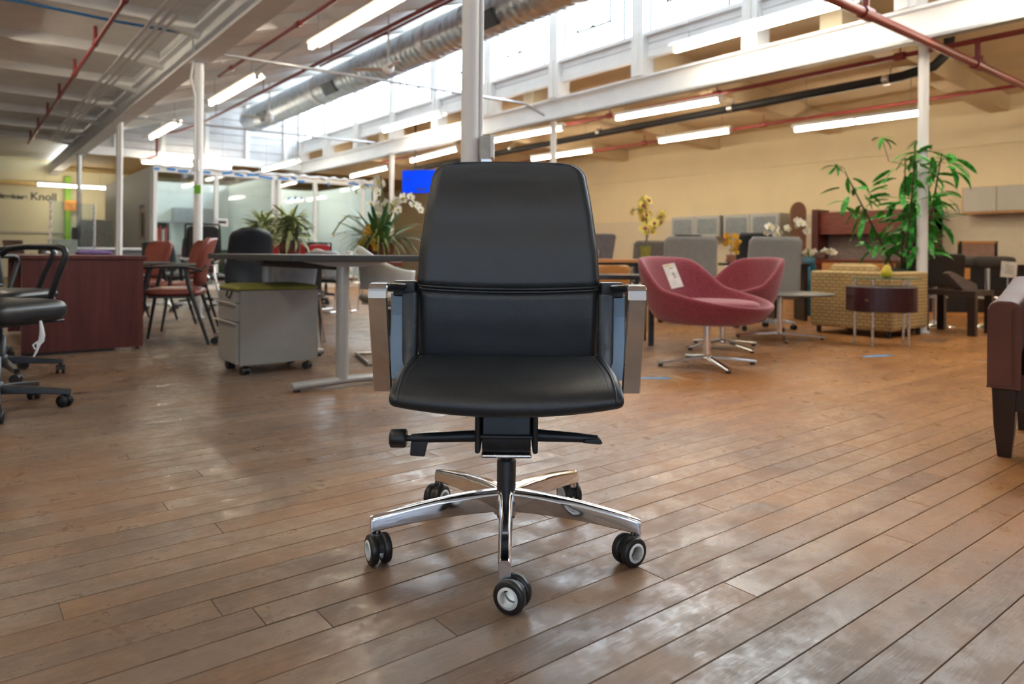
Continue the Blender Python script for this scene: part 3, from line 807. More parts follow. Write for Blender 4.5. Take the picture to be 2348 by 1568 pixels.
# tilt mechanism and levers
mech = B()
mech.prism([(-0.105, 0.285), (-0.085, 0.268), (0.10, 0.268), (0.115, 0.285), (0.115, 0.385), (-0.105, 0.385), (-0.112, 0.33), (-0.112, 0.305)], -0.062, 0.062, 'x')
mech.build('tilt_mechanism', dark, hero, bevel=0.005)
for s in (-1, 1):
    B().prism([(-0.118, 0.275), (0.10, 0.275), (0.12, 0.30), (0.12, 0.392), (-0.118, 0.392)], min(s*0.066, s*0.080), max(s*0.066, s*0.080), 'x').build('side_plate', dark, hero, bevel=0.006)
B().cyl((-0.066, -0.112, 0.318), (0.066, -0.112, 0.318), 0.006, n=8).build('pivot_bar', dark, hero)
B().box(-0.065, 0.065, -0.095, 0.10, 0.258, 0.268).build('base_plate', alum, hero, bevel=0.004)
lev = B().tube([(-0.075, -0.07, 0.309), (-0.20, -0.075, 0.305), (-0.245, -0.075, 0.303)], [0.0155, 0.013, 0.0115], 12).build('tension_lever', dark, hero)
B().cyl((-0.245, -0.075, 0.303), (-0.262, -0.075, 0.303), 0.008, n=10).build('neck', dark, lev)
kb = [(0.021, 0), (0.0235, 0.003), (0.0245, 0.01), (0.0245, 0.034), (0.0235, 0.040), (0.018, 0.043)]
T = Matrix.Translation((-0.258, -0.075, 0.303)) @ Matrix.Rotation(-PI/2, 4, 'Y')
B().lathe(kb, 18, T=T).build('tension_knob', dark, lev)
B().prism([(-0.246, 0.296), (-0.202, 0.298), (-0.210, 0.258), (-0.248, 0.260)], -0.086, -0.070, 'y').build('paddle', dark, lev, bevel=0.003)
lev2 = B().tube([(0.075, -0.07, 0.312), (0.16, -0.073, 0.309), (0.235, -0.075, 0.305)], [0.0165, 0.0135, 0.010], 12, flat=None).build('height_lever', dark, hero)
B().prism([(0.195, 0.300), (0.240, 0.296), (0.246, 0.300), (0.240, 0.310), (0.200, 0.308)], -0.098, -0.072, 'y').build('lever_tip', dark, lev2, bevel=0.002)

# gas column and five-star base
B().lathe([(0.0125, 0.225), (0.0125, 0.27)], 18).build('gas_piston', dark, hero)
B().lathe([(0.024, 0.075), (0.0255, 0.08), (0.0255, 0.226), (0.0235, 0.231), (0.017, 0.231), (0.017, 0.224), (0.013, 0.224)], 24).build('gas_column', dark, hero)
B().lathe([(0.028, 0.083), (0.034, 0.087), (0.036, 0.12), (0.032, 0.150), (0.027, 0.152)], 24).build('base_hub', chrome, hero)
def leg_mesh(ang):
    rings = []
    for i in range(11):
        t = i/10; r = 0.022 + t*(0.352-0.022)
        zt = 0.153 - 0.038*t**1.7; zb = 0.096 - 0.018*t**1.2 + 0.010*math.sin(PI*t)*0.6
        w = 0.0185 - 0.004*t; wt = w*0.62
        cs = [(-w, zb), (w, zb), (w*1.02, zt-0.010), (wt, zt), (-wt, zt), (-w*1.02, zt-0.010)]
        rings.append([(r*math.cos(ang) - x*math.sin(ang), r*math.sin(ang) + x*math.cos(ang), z) for x, z in cs])
    # end face flares slightly into the caster socket
    r = 0.360
    cs = [(-0.013, 0.070), (0.013, 0.070), (0.0135, 0.104), (0.008, 0.112), (-0.008, 0.112), (-0.0135, 0.104)]
    rings.append([(r*math.cos(ang) - x*math.sin(ang), r*math.sin(ang) + x*math.cos(ang), z) for x, z in cs])
    b = B().loft(rings, smooth=False)
    rs = 0.345
    b.cyl((rs*math.cos(ang), rs*math.sin(ang), 0.082), (rs*math.cos(ang), rs*math.sin(ang), 0.066), 0.0115, n=12)
    return b
def caster(parent, x, y, axis, trail, rw=0.0375, hub=True, tm=rubber):
    """twin-wheel caster; axis = bearing of the wheel axle, trail = offset from the stem"""
    ax = Vector((math.cos(axis), math.sin(axis), 0)); tv = Vector((-ax.y, ax.x, 0))
    c = Vector((x, y, rw)) + tv*trail
    hood = B()
    hood.cyl((x, y, rw+0.002), (x, y, rw+0.034), 0.0085, n=10)
    # web between the wheels: a quarter disc
    pts = [Vector((0, 0, 0))]
    R = Matrix(((ax.x, tv.x, 0, c.x), (ax.y, tv.y, 0, c.y), (0, 0, 1, c.z), (0, 0, 0, 1)))
    arcp = [(0.032*math.cos(a), 0.032*math.sin(a)) for a in [PI*i/10 for i in range(11)]]
    poly = [(p[0], p[1]) for p in arcp] + [(0.021*math.cos(a), 0.021*math.sin(a)) for a in [PI-PI*i/10 for i in range(11)]]
    hood.prism(poly, -0.006, 0.006, 'x', R)
    ho = hood.build('caster', dark, parent)
    for s in (-1, 1):
        T = R @ Matrix.Translation((s*0.0165, 0, 0)) @ Matrix.Rotation(PI/2, 4, 'Y')
        pr = [(0.0235, -0.0105), (rw-0.006, -0.0105), (rw-0.0018, -0.0085), (rw, -0.004), (rw, 0.004), (rw-0.0018, 0.0085), (rw-0.006, 0.0105), (0.0235, 0.0105), (0.0235, -0.0105)]
        B().lathe(pr, 28, T=T, caps=False).build('wheel', tm, ho)
        pr = [(0.0180, -0.0125), (0.0243, -0.0118), (0.0243, 0.0118), (0.0180, 0.0125), (0.0180, -0.0125)]
        if hub: B().lathe(pr, 24, T=T, caps=False).build('hub_ring', hubm, ho)
        else: B().lathe([(0.001, -0.006), (0.0238, -0.007), (0.0238, 0.007), (0.001, 0.006)], 16, T=T).build('hub_ring', tm, ho)
    return ho
rad = math.radians
for a_, axd, trl in ((-90, 65, -0.020), (-18, 124, 0.020), (54, 25, 0.02), (126, 150, 0.02), (198, 28, -0.018)):
    a = rad(a_)
    lg = leg_mesh(a).build('leg', chrome, hero, bevel=0.003)
    caster(hero, 0.345*math.cos(a), 0.345*math.sin(a), rad(axd), trl)
# ------------------------------------------------------------------ furniture kit
def place(X, Y, face): return cw(X, Y), -YAW + rad(face)
blackf = M('black_fabric', (0.014, 0.015, 0.018), 0.75, var=0.2, bump=0.3, bscale=300)
blkleath = M('black_vinyl', (0.012, 0.014, 0.018), 0.38, var=0.15)
grey_up = M('grey_upholstery', (0.27, 0.265, 0.26), 0.8, var=0.05, bump=0.2, bscale=400)
redmesh = M('red_mesh_fabric', (0.36, 0.018, 0.030), 0.7, var=0.1, bump=0.4, bscale=500)
brick = M('brick_red_vinyl', (0.20, 0.042, 0.028), 0.38, var=0.1, scale=6)
mahog = wood('mahogany_laminate', (0.062, 0.012, 0.011), (0.115, 0.026, 0.020), 0.38, grain=(14, 14, 0.8), scale=1.6)
mahog_h = wood('mahogany_veneer', (0.11, 0.022, 0.014), (0.20, 0.045, 0.024), 0.3, grain=(14, 1.0, 14), scale=1.6)
wenge = wood('dark_wenge_wood', (0.012, 0.006, 0.005), (0.030, 0.013, 0.010), 0.35, grain=(8, 8, 1))
maple = wood('honey_maple', (0.50, 0.22, 0.06), (0.62, 0.30, 0.10), 0.4, grain=(1, 12, 12))
plum = wood('plum_veneer', (0.030, 0.007, 0.010), (0.055, 0.014, 0.018), 0.25, grain=(10, 10, 1))
darktop = M('charcoal_laminate', (0.035, 0.037, 0.040), 0.5, var=0.06)
silver = M('silver_powder_coat', (0.38, 0.38, 0.37), 0.38, metal=0.35, var=0.03)
pale = M('pale_grey_plastic', (0.62, 0.65, 0.65), 0.4, var=0.03)

def simple_caster(e, x, y, ang, m=dark, r=0.028):
    c, s = math.cos(ang), math.sin(ang)
    b = B()
    for k in (-0.016, 0.016):
        b.cyl((x+c*(k-0.008), y+s*(k-0.008), r), (x+c*(k+0.008), y+s*(k+0.008), r), r, n=12)
    b.cyl((x, y, r), (x, y, 0.075), 0.008, n=6)
    b.lathe([(0.004, r+0.026), (0.022, r+0.02), (0.024, r)], 8, (x, y, 0))
    return b.build('caster', m, e)
def star_base(e, r, hub_z, m, rot=0.0, n=5, real=False, cm=dark):
    for i in range(n):
        a = rot + 2*PI*i/n; rings = []
        for t in (0.05, 0.4, 0.75, 1.0):
            rr_ = r*t; zt = hub_z - (hub_z-0.088)*t**1.3; h = 0.042-0.016*t; w = 0.026-0.010*t
            cs = [(-w, zt-h), (w, zt-h), (w*0.8, zt), (-w*0.8, zt)]
            rings.append([(rr_*math.cos(a)-x*math.sin(a), rr_*math.sin(a)+x*math.cos(a), z) for x, z in cs])
        B().loft(rings, smooth=False).build('leg', m, e, bevel=0.004)
        px, py = (r-0.012)*math.cos(a), (r-0.012)*math.sin(a)
        if real: caster(e, px, py, a+1.0+i*0.9, 0.018, 0.031, False, dark)
        else: simple_caster(e, px, py, a+0.7+i*0.6)
    B().lathe([(0.03, hub_z-0.05), (0.04, hub_z-0.02), (0.036, hub_z+0.012), (0.02, hub_z+0.02)], 14).build('base_hub', m, e)
def curved_back(w0, w1, z0, z1, y0, y1, curve=0.04, lean=0.0, bow=0.0, corner=0.05, t=0.03):
    """curved upright panel; w half widths at bottom / top; bow pushes the middle (in height) forward"""
    def fn(a, b):
        u = -1+2*a; z = z0 + (z1-z0)*b
        w = w0 + (w1-w0)*b
        d = min(b, 1-b)*(z1-z0)
        if d < corner: w = w - corner + math.sqrt(max(0, corner*corner-(corner-d)**2))
        return (u*w, y0 + (y1-y0)*b - bow*math.sin(PI*b) - curve*u*u, z)
    return B().sheet(fn, 12, 14, t, dirv=(0, 1, 0))
def task_chair(name, label, X, Y, face, back='pad', arms='loop', bm=blackf, sm=blackf, base=dark, back_dim=(0.22, 0.21, 0.60, 1.0), seat_z=0.47, group=None, real=False, rot=0.3, frame=dark, cat='chair', seat_w=0.49, seat_t=0.052):
    loc, rz = place(X, Y, face)
    e = thing(name, label, cat, loc, rz, group)
    star_base(e, 0.32, 0.125, base, rot, real=real)
    B().lathe([(0.026, 0.09), (0.026, 0.26), (0.014, 0.26), (0.014, seat_z-0.09)], 14).build('gas_column', frame, e)
    B().prism([(-0.11, seat_z-0.085), (0.12, seat_z-0.115), (0.17, seat_z-0.07), (0.12, seat_z-0.05), (-0.11, seat_z-0.05)], -0.075, 0.075, 'x').build('tilt_mechanism', frame, e, bevel=0.006)
    b = B(); cushion(b, seat_w, 0.47, seat_z-seat_t, seat_z, 0.09, 0.012)
    b.build('seat', sm, e)
    B().box(-seat_w*0.44, seat_w*0.44, -0.20, 0.20, seat_z-seat_t-0.014, seat_z-seat_t+0.002).build('seat_pan', frame, e, bevel=0.01)
    w0, w1, z0, z1 = back_dim
    if back == 'mesh':
        bk = curved_back(w0-0.015, w1-0.015, z0+0.02, z1-0.02, 0.235, 0.30, 0.03, bow=0.02, t=0.008).build('backrest', bm, e)
        pts = []
        for i in range(9): pts.append((-w0-(w1-w0)*i/8, 0.235+0.065*i/8-0.03, z0+(z1-z0)*i/8))
        pts += [(-w1*0.9, 0.28, z1+0.006), (0, 0.30, z1+0.008), (w1*0.9, 0.28, z1+0.006)]
        for i in range(8, -1, -1): pts.append((w0+(w1-w0)*i/8, 0.235+0.065*i/8-0.03, z0+(z1-z0)*i/8))
        B().tube(pts, 0.013, 7, closed=True).build('back_frame', frame, e)
    else:
        bk = curved_back(w0, w1, z0, z1, 0.235, 0.30, 0.03, bow=0.02, t=0.035, corner=0.04).build('backrest', bm, e)
    B().tube([(0, 0.10, seat_z-0.06), (0, 0.26, seat_z-0.05), (0, 0.295, seat_z+0.03), (0, 0.30, (z0+z1)/2)], 0.02, 8).build('back_post', frame, e)
    if arms == 'loop':
        for s in (-1, 1):
            x = s*(seat_w/2+0.03)
            B().tube([(x, -0.02, seat_z-0.05), (x, -0.05, seat_z+0.0), (x, -0.085, seat_z+0.09), (x, -0.135, seat_z+0.20), (x, -0.145, seat_z+0.235), (x, -0.13, seat_z+0.258), (x, -0.09, seat_z+0.268), (x, 0.10, seat_z+0.268), (x*0.98, 0.21, seat_z+0.255), (x*0.90, 0.265, seat_z+0.20)], 0.016, 8).build('armrest', frame, e)
    elif arms == 't':
        for s in (-1, 1):
            x = s*(seat_w/2+0.035)
            ar = B().tube([(s*(seat_w/2-0.06), 0.02, seat_z-0.06), (x-s*0.02, 0.02, seat_z-0.06), (x, 0.02, seat_z-0.03), (x, 0.02, seat_z+0.19)], 0.016, 8).build('armrest', frame if base is dark else pale, e)
            cushion(b2 := B(), 0.085, 0.24, seat_z+0.19, seat_z+0.22, 0.03, 0.004, T=Matrix.Translation((x, -0.02, 0)))
            b2.build('arm_pad', M('pale_arm_pad', (0.42, 0.41, 0.44), 0.5), ar)
    return e
def guest_chair(label, X, Y, face, group=None):
    loc, rz = place(X, Y, face)
    e = thing('guest_chair', label, 'chair', loc, rz, group)
    bl_ = dark
    for s in (-1, 1):
        x = s*0.265
        fr = B().tube([(x, -0.27, 0), (x, -0.20, 0.45), (x, -0.16, 0.64)], [0.012, 0.016, 0.016], 8).build('leg', bl_, e)
        B().tube([(x, 0.30, 0), (x, 0.14, 0.50), (x, 0.12, 0.64)], [0.012, 0.017, 0.017], 8).build('leg', bl_, e)
        B().tube([(x, 0.25, 0.62), (x, 0.12, 0.652), (x, -0.10, 0.652), (x, -0.22, 0.64), (x, -0.26, 0.62)], 0.012, 8, flat=(0.026, 0.011)).build('armrest', bl_, e)
    cushion(b := B(), 0.47, 0.46, 0.405, 0.46, 0.08, 0.014)
    b.build('seat', brick, e)
    B().box(-0.26, 0.26, -0.17, 0.17, 0.392, 0.407).build('seat_frame', bl_, e, bevel=0.004)
    curved_back(0.20, 0.235, 0.49, 0.90, 0.20, 0.30, 0.045, bow=0.01, t=0.035, corner=0.11).build('backrest', brick, e)
    for s in (-1, 1):
        B().tube([(s*0.265, 0.13, 0.60), (s*0.20, 0.22, 0.62), (s*0.15, 0.26, 0.66)], 0.010, 6).build('back_bracket', bl_, e)
    return e

# leaf and petal templates, shared by many copies
def leaf_mesh(name, m, droop, width, fold=0.25, n=6, base=0.1):
    vs, fs = [], []
    for i in range(n+1):
        t = i/n; w = width*(base + (1-base)*math.sin(PI*min(1, t*0.93+0.07))**0.8) * (1 if t < 0.98 else 0.05)
        x = t*math.cos(droop*t*0.6); z = -droop*0.5*t*t
        vs += [(x, -w, z + fold*w), (x, 0, z), (x, w, z + fold*w)]
    for i in range(n):
        a = i*3
        fs += [(a, a+3, a+4, a+1), (a+1, a+4, a+5, a+2)]
    me = bpy.data.meshes.new(name); me.from_pydata(vs, [], fs)
    me.polygons.foreach_set('use_smooth', [True]*len(fs)); me.materials.append(m); me.update()
    return me
def put(me, name, parent, loc, rot, sc):
    o = bpy.data.objects.new(name, me); COL.objects.link(o)
    o.parent = parent; o.location = loc; o.rotation_euler = rot
    o.scale = sc if isinstance(sc, (tuple, list)) else (sc, sc, sc)
    return o
green = M('bamboo_green', (0.016, 0.20, 0.025), 0.45, var=0.35, scale=6, col2=(0.05, 0.36, 0.04))
dgreen = M('orchid_leaf_green', (0.02, 0.13, 0.035), 0.4, var=0.3, scale=5)
grassg = M('grass_green', (0.10, 0.17, 0.025), 0.55, var=0.35, scale=5, col2=(0.17, 0.22, 0.05))
varieg = M('variegated_leaf', (0.045, 0.11, 0.025), 0.5, var=0.3, scale=3, col2=(0.44, 0.48, 0.22), stretch=(1, 30, 30))
petalw = M('white_petal', (0.80, 0.77, 0.71), 0.5, var=0.06)
petaly = M('yellow_petal', (0.75, 0.62, 0.06), 0.5, var=0.1, scale=8, col2=(0.80, 0.70, 0.25))
petalo = M('amber_petal', (0.62, 0.33, 0.02), 0.5, var=0.15)
heart = M('magenta_flower_heart', (0.35, 0.03, 0.12), 0.5)
stemm = M('orchid_stem', (0.10, 0.11, 0.03), 0.6)
cane = M('bamboo_cane', (0.045, 0.045, 0.015), 0.5, var=0.3, scale=10)
potbrown = M('glazed_brown_pot', (0.10, 0.030, 0.020), 0.2, var=0.15)
def flower_mesh(name, pm, cm, lip=True):
    vs, fs, mi = [], [], []
    def petal(a, ln, w, lift):
        k = len(vs); c, s = math.cos(a), math.sin(a)
        for t, ww in ((0.05, 0.15), (0.4, 0.9), (0.75, 1.0), (1.0, 0.35)):
            for u in (-1, 0, 1):
                x, y = t*ln, u*ww*w
                vs.append((x*c - y*s, x*s + y*c, lift*t*t*ln + (0 if u else -0.05*ln) - 0.1*t*ln))
        for i in range(3):
            for j in range(2):
                a0 = k+i*3+j; fs.append((a0, a0+3, a0+4, a0+1)); mi.append(0)
    for i, (a, ln, w) in enumerate(((90, 1.0, 0.36), (90+140, 0.95, 0.32), (90-140, 0.95, 0.32), (8, 1.0, 0.52), (172, 1.0, 0.52))):
        petal(rad(a), ln, w, 0.25)
    k = len(vs)
    for z, r in ((0.0, 0.26), (0.22, 0.32), (0.34, 0.12)):
        for j in range(6): vs.append((r*math.cos(j*PI/3), -0.12 + r*math.sin(j*PI/3), z))
    for i in range(2):
        for j in range(6): fs.append((k+i*6+j, k+i*6+(j+1) % 6, k+i*6+6+(j+1) % 6, k+i*6+6+j)); mi.append(1)
    me = bpy.data.meshes.new(name); me.from_pydata(vs, [], fs); me.materials.append(pm); me.materials.append(cm)
    me.polygons.foreach_set('material_index', mi); me.polygons.foreach_set('use_smooth', [True]*len(fs)); me.update()
    return me
L_bamboo = [leaf_mesh('bamboo_leaf', green, d, 0.13, base=0.12) for d in (0.25, 0.6, 0.9)]
L_drac = [leaf_mesh('dracaena_leaf', varieg, d, 0.065, base=0.5) for d in (0.5, 1.0, 1.5)]
L_orch = [leaf_mesh('orchid_leaf', dgreen, d, 0.05, base=0.6) for d in (0.4, 0.9, 1.5)]
L_grass = [leaf_mesh('grass_blade', grassg, d, 0.018, base=0.9) for d in (0.5, 1.1, 1.7)]
F_white, F_yellow, F_amber = flower_mesh('white_orchid_flower', petalw, petaly), flower_mesh('yellow_orchid_flower', petaly, heart), flower_mesh('amber_orchid_flower', petalo, petalo)
def spray(e, pts, fm, size, n, rng, face_rz, stem=True, r=0.006):
    """arching stem with flowers hung along its outer part"""
    if stem: B().tube(pts, r, 6).build('stem', stemm, e)
    P = [Vector(p) for p in pts]
    for i in range(n):
        t = 0.35 + 0.65*i/max(1, n-1); f = t*(len(P)-1); k = min(int(f), len(P)-2)
        p = P[k].lerp(P[k+1], f-k)
        p = p + Vector((rng.uniform(-1, 1), rng.uniform(-1, 1), rng.uniform(-0.8, 0.5)))*size*0.7
        put(fm, 'flower', e, p, (PI/2+rng.uniform(-0.5, 0.4), rng.uniform(-0.4, 0.4), face_rz+rng.uniform(-0.9, 0.9)), size*rng.uniform(0.8, 1.1))
# ------------------------------------------------------------------ left side of the hall
gt = 'black task chairs at the left'
ch = task_chair('task_chair', 'black task chair cut off by the left edge, arm loop nearest the camera', -2.50, 3.42, 78, back='mesh', bm=blackf, sm=blkleath, real=True, rot=rad(-58), group=gt, seat_z=0.53, seat_w=0.47, seat_t=0.095)
tg = thing('paper_tag', 'twisted white plastic tag hanging under the front edge of the left chair seat', 'tag', cw(-2.24, 3.36, 0.425), 0)
B().tube([(0, 0, 0.02), (0.006, 0, -0.02), (0.008, 0.002, -0.05), (0.004, 0, -0.075), (-0.006, 0, -0.09), (-0.008, 0, -0.105), (-0.016, 0, -0.13), (-0.026, 0, -0.15)], [0.005, 0.009, 0.012, 0.013, 0.010, 0.006, 0.005, 0.003], 8).build('strip', M('white_plastic_film', (0.72, 0.74, 0.78), 0.35), tg)
B().tube([(-0.012, 0.004, -0.08), (-0.028, 0.004, -0.095), (-0.02, 0.004, -0.115)], 0.004, 6).build('loop', M('white_plastic_film'), tg)
task_chair('task_chair', 'second black task chair behind the leftmost one', -3.12, 4.32, 92, back='mesh', sm=blkleath, rot=0.2, group=gt, seat_z=0.53)
task_chair('task_chair', 'black mesh chair back rising left of the mahogany desk', -3.72, 4.78, 180, back='mesh', rot=0.5, group=gt, back_dim=(0.23, 0.22, 0.55, 0.93))

# mahogany desk: end panel faces us
dk = thing('desk', 'mahogany desk seen end-on at the left', 'desk', (0.78, 6.26, 0))
B().box(-0.40, 0.40, 0.0, 0.03, 0.02, 0.712).build('end_panel', mahog, dk, bevel=0.002)
B().box(-0.40, 0.40, 1.77, 1.80, 0.02, 0.712).build('end_panel', mahog, dk, bevel=0.002)
B().box(-0.42, 0.42, -0.012, 1.82, 0.712, 0.742).build('desk_top', mahog, dk, bevel=0.004)
B().box(0.30, 0.32, 0.03, 1.77, 0.12, 0.712).build('modesty_panel', mahog, dk)
B().box(-0.38, 0.25, 0.03, 0.45, 0.04, 0.70).build('pedestal', mahog, dk)
B().box(-0.40, 0.20, 0.006, 0.028, 0.0, 0.025).build('plinth', dark, dk)
for x in (0.36, -0.36):
    B().cyl((x, 0.015, 0), (x, 0.015, 0.025), 0.014, n=10).build('glide', dark, dk)
# desk clutter seen above its edge
for i, (px, py, w, h, m_, nm, lb, ct) in enumerate((
        (118, 598, 0.10, 0.05, M('glossy_white_plastic', (0.7, 0.7, 0.75), 0.3), 'mouse', 'small pale computer mouse on the mahogany desk', 'mouse'),
        (265, 594, 0.30, 0.05, M('purple_cloth', (0.12, 0.07, 0.22), 0.7), 'folded_cloth', 'folded purple cloth lying on the far part of the mahogany desk', 'cloth'))):
    p = fl(px, 596.5, 0.742) if False else at(px, 600, 6.6 + 0.5*i)
    e = thing(nm, lb, ct, (min(max(p.x, 0.50), 1.05), min(p.y, 7.9), 0.742), 0)
    cushion(b := B(), w, w*0.6, 0, h*0.6, 0.03, 0.01)
    b.build('body', m_, e)
    B().box(-w*0.3, w*0.3, -w*0.12, w*0.12, h*0.6, h*0.9).build('fold' if i else 'button', m_, e, bevel=0.006)
# brick red guest chairs
gg = 'brick red guest chairs'
guest_chair('brick red guest chair with black frame right of the mahogany desk, side on', -2.90, 6.10, -74, gg)
guest_chair('brick red guest chair with rounded back, behind the side-on one', -3.42, 7.25, -42, gg)
guest_chair('brick red guest chair showing only its back top above the mahogany desk', -4.20, 7.95, -30, gg)
task_chair('task_chair', 'dark green-grey task chair behind the desk and guest chairs', -4.55, 9.3, 185, bm=M('dark_teal_fabric', (0.02, 0.035, 0.04), 0.7), base=alum, rot=0.9, back_dim=(0.22, 0.19, 0.52, 0.90), group='far task chairs', arms='t')
task_chair('task_chair', 'tall black task chair partly hidden by the left post', -4.45, 10.2, 200, back='mesh', rot=0.1, back_dim=(0.24, 0.22, 0.62, 1.16), group='far task chairs', arms='t')
task_chair('task_chair', 'black chair with chrome base just right of the left post', -3.75, 9.4, 120, rot=0.7, base=chrome, frame=chrome, sm=blkleath, bm=blkleath, back_dim=(0.22, 0.2, 0.5, 0.80), group='far task chairs', arms='loop')
task_chair('task_chair', 'black chair with chrome arms under the left end of the charcoal table', -3.05, 8.30, 60, rot=0.4, base=chrome, frame=chrome, sm=blkleath, bm=blkleath, back_dim=(0.22, 0.2, 0.5, 0.76), group='far task chairs', arms='loop')

# thermostat box on the left post
tb = thing('thermostat', 'small white box with a green tag on the left post', 'thermostat', (X0, 8.86, 0), -YAW)
B().box(-0.035, 0.035, -0.085, -0.05, 1.72, 1.86).build('body', white, tb, bevel=0.005)
B().box(-0.02, 0.055, -0.065, -0.06, 1.46, 1.56).build('tag', M('bright_green_card', (0.16, 0.50, 0.02), 0.6), tb)
B().tube([(-0.03, -0.07, 1.75), (-0.08, -0.08, 1.66), (-0.06, -0.075, 1.56), (0.0, -0.065, 1.53)], 0.003, 5).build('string', dark, tb)

# charcoal table with silver T legs
tb2 = thing('work_table', 'charcoal topped table on silver T-foot legs behind the office chair', 'table', (1.83, 3.72, 0))
B().box(-0.41, 0.41, 0.0, 1.62, 0.730, 0.767).build('tabletop', darktop, tb2, bevel=0.004)
B().box(0.405, 0.415, 0.0, 1.62, 0.732, 0.765).build('edge_band', M('honey_edge_band', (0.45, 0.26, 0.12), 0.5), tb2)
for y in (0.12, 1.38):
    lg = B().cyl((-0.06, y, 0.055), (-0.06, y, 0.705), 0.037, n=20).build('leg', silver, tb2)
    rings = [[(x, y + q[0], 0.03 + q[1] + 0.012*(1-abs(x+0.0)/0.4)) for q in [(0.033*math.cos(2*PI*j/12), 0.024*math.sin(2*PI*j/12)) for j in range(12)]] for x in (-0.36, -0.2, 0.0, 0.2, 0.36)]
    B().loft(rings).build('foot', silver, lg)
    for x in (-0.33, 0.33): B().cyl((x, y, 0), (x, y, 0.014), 0.02, n=10).build('glide', dark, lg)
    B().prism([(-0.30, 0.730), (0.22, 0.730), (0.05, 0.70), (-0.13, 0.70)], y-0.05, y+0.05, 'y').build('bracket', silver, lg)
B().box(-0.10, -0.02, 0.15, 1.4, 0.68, 0.73).build('beam', dark, tb2)

# mobile pedestal
pd = thing('mobile_pedestal', 'grey mobile drawer pedestal with an olive cushion top', 'pedestal', (1.645, 4.72, 0))
pg = M('pedestal_grey', (0.25, 0.237, 0.22), 0.45, var=0.03)
B().box(-0.245, 0.265, -0.195, 0.195, 0.065, 0.535).build('body', pg, pd, bevel=0.003)
for nm, z0, z1 in (('drawer', 0.075, 0.335), ('drawer', 0.34, 0.455), ('drawer', 0.46, 0.525)):
    d = B().box(-0.268, -0.246, -0.19, 0.19, z0, z1).build(nm, pg, pd, bevel=0.003)
    if z1 < 0.5:
        B().prism([(-0.268, z1-0.004), (-0.30, z1+0.012), (-0.302, z1+0.006), (-0.272, z1-0.012)], -0.19, 0.19, 'y').build('pull', M('pale_drawer_pull', (0.60, 0.56, 0.48), 0.4), d)
hk = B().tube([(-0.27, -0.11, 0.535), (-0.28, -0.11, 0.50), (-0.275, -0.06, 0.485), (-0.28, -0.02, 0.50), (-0.27, -0.02, 0.535)], 0.005, 6).build('carry_hook', dark, pd)
cushion(b := B(), 0.54, 0.40, 0.536, 0.562, 0.03, 0.014)
b.build('cushion', M('olive_fabric', (0.20, 0.19, 0.035), 0.8, var=0.08, bump=0.3, bscale=300), pd)
for x in (-0.20, 0.21):
    for y in (-0.15, 0.15): simple_caster(pd, x, y, 0.4+x, r=0.026)

# chairs round the table
def highback(label, X, Y, face):
    loc, rz = place(X, Y, face)
    e = thing('conference_chair', label, 'chair', loc, rz, 'conference chairs')
    star_base(e, 0.32, 0.12, chrome, 0.5)
    B().lathe([(0.026, 0.09), (0.026, 0.3), (0.014, 0.3), (0.014, 0.42)], 12).build('gas_column', dark, e)
    cushion(b := B(), 0.50, 0.50, 0.415, 0.47, 0.1, 0.014)
    b.build('seat', blkleath, e)
    curved_back(0.21, 0.165, 0.46, 0.985, 0.22, 0.34, 0.06, bow=0.05, t=0.03, corner=0.09).build('backrest', M('slate_shell', (0.016, 0.020, 0.026), 0.45), e)
    for s in (-1, 1):
        B().tube([(s*0.24, 0.18, 0.42), (s*0.28, 0.16, 0.58), (s*0.28, 0.05, 0.655), (s*0.28, -0.14, 0.655)], 0.012, 8).build('armrest', alum, e)
    return e
highback('slate high-back conference chair behind the charcoal table', -2.33, 6.24, 205)
def lowchair(label, X, Y, face, m, z1=0.80, group='low chairs by the table'):
    loc, rz = place(X, Y, face)
    e = thing('side_chair', label, 'chair', loc, rz, group)
    for sx in (-1, 1):
        for sy in (-1, 1):
            B().tube([(sx*0.23, sy*0.24, 0), (sx*0.18, sy*0.17, 0.42)], 0.011, 7).build('leg', chrome, e)
    cushion(b := B(), 0.46, 0.45, 0.415, 0.46, 0.08, 0.01)
    b.build('seat', blkleath, e)
    curved_back(0.17, 0.21, 0.47, z1, 0.20, 0.27, 0.05, bow=0.01, t=0.018, corner=0.05).build('backrest', m, e)
    B().tube([(0, 0.17, 0.42), (0, 0.235, 0.50)], 0.02, 8, flat=(0.05, 0.01)).build('back_bracket', alum, e)
    return e
lowchair('grey shelled side chair seen under the charcoal table', -1.80, 5.86, 190, M('cool_grey_shell', (0.20, 0.22, 0.26), 0.5), 0.72)
lowchair('pale grey chair back standing above the table edge, left of the white chair', -2.28, 8.75, 178, M('pale_blue_grey_shell', (0.42, 0.46, 0.52), 0.5), 0.80)
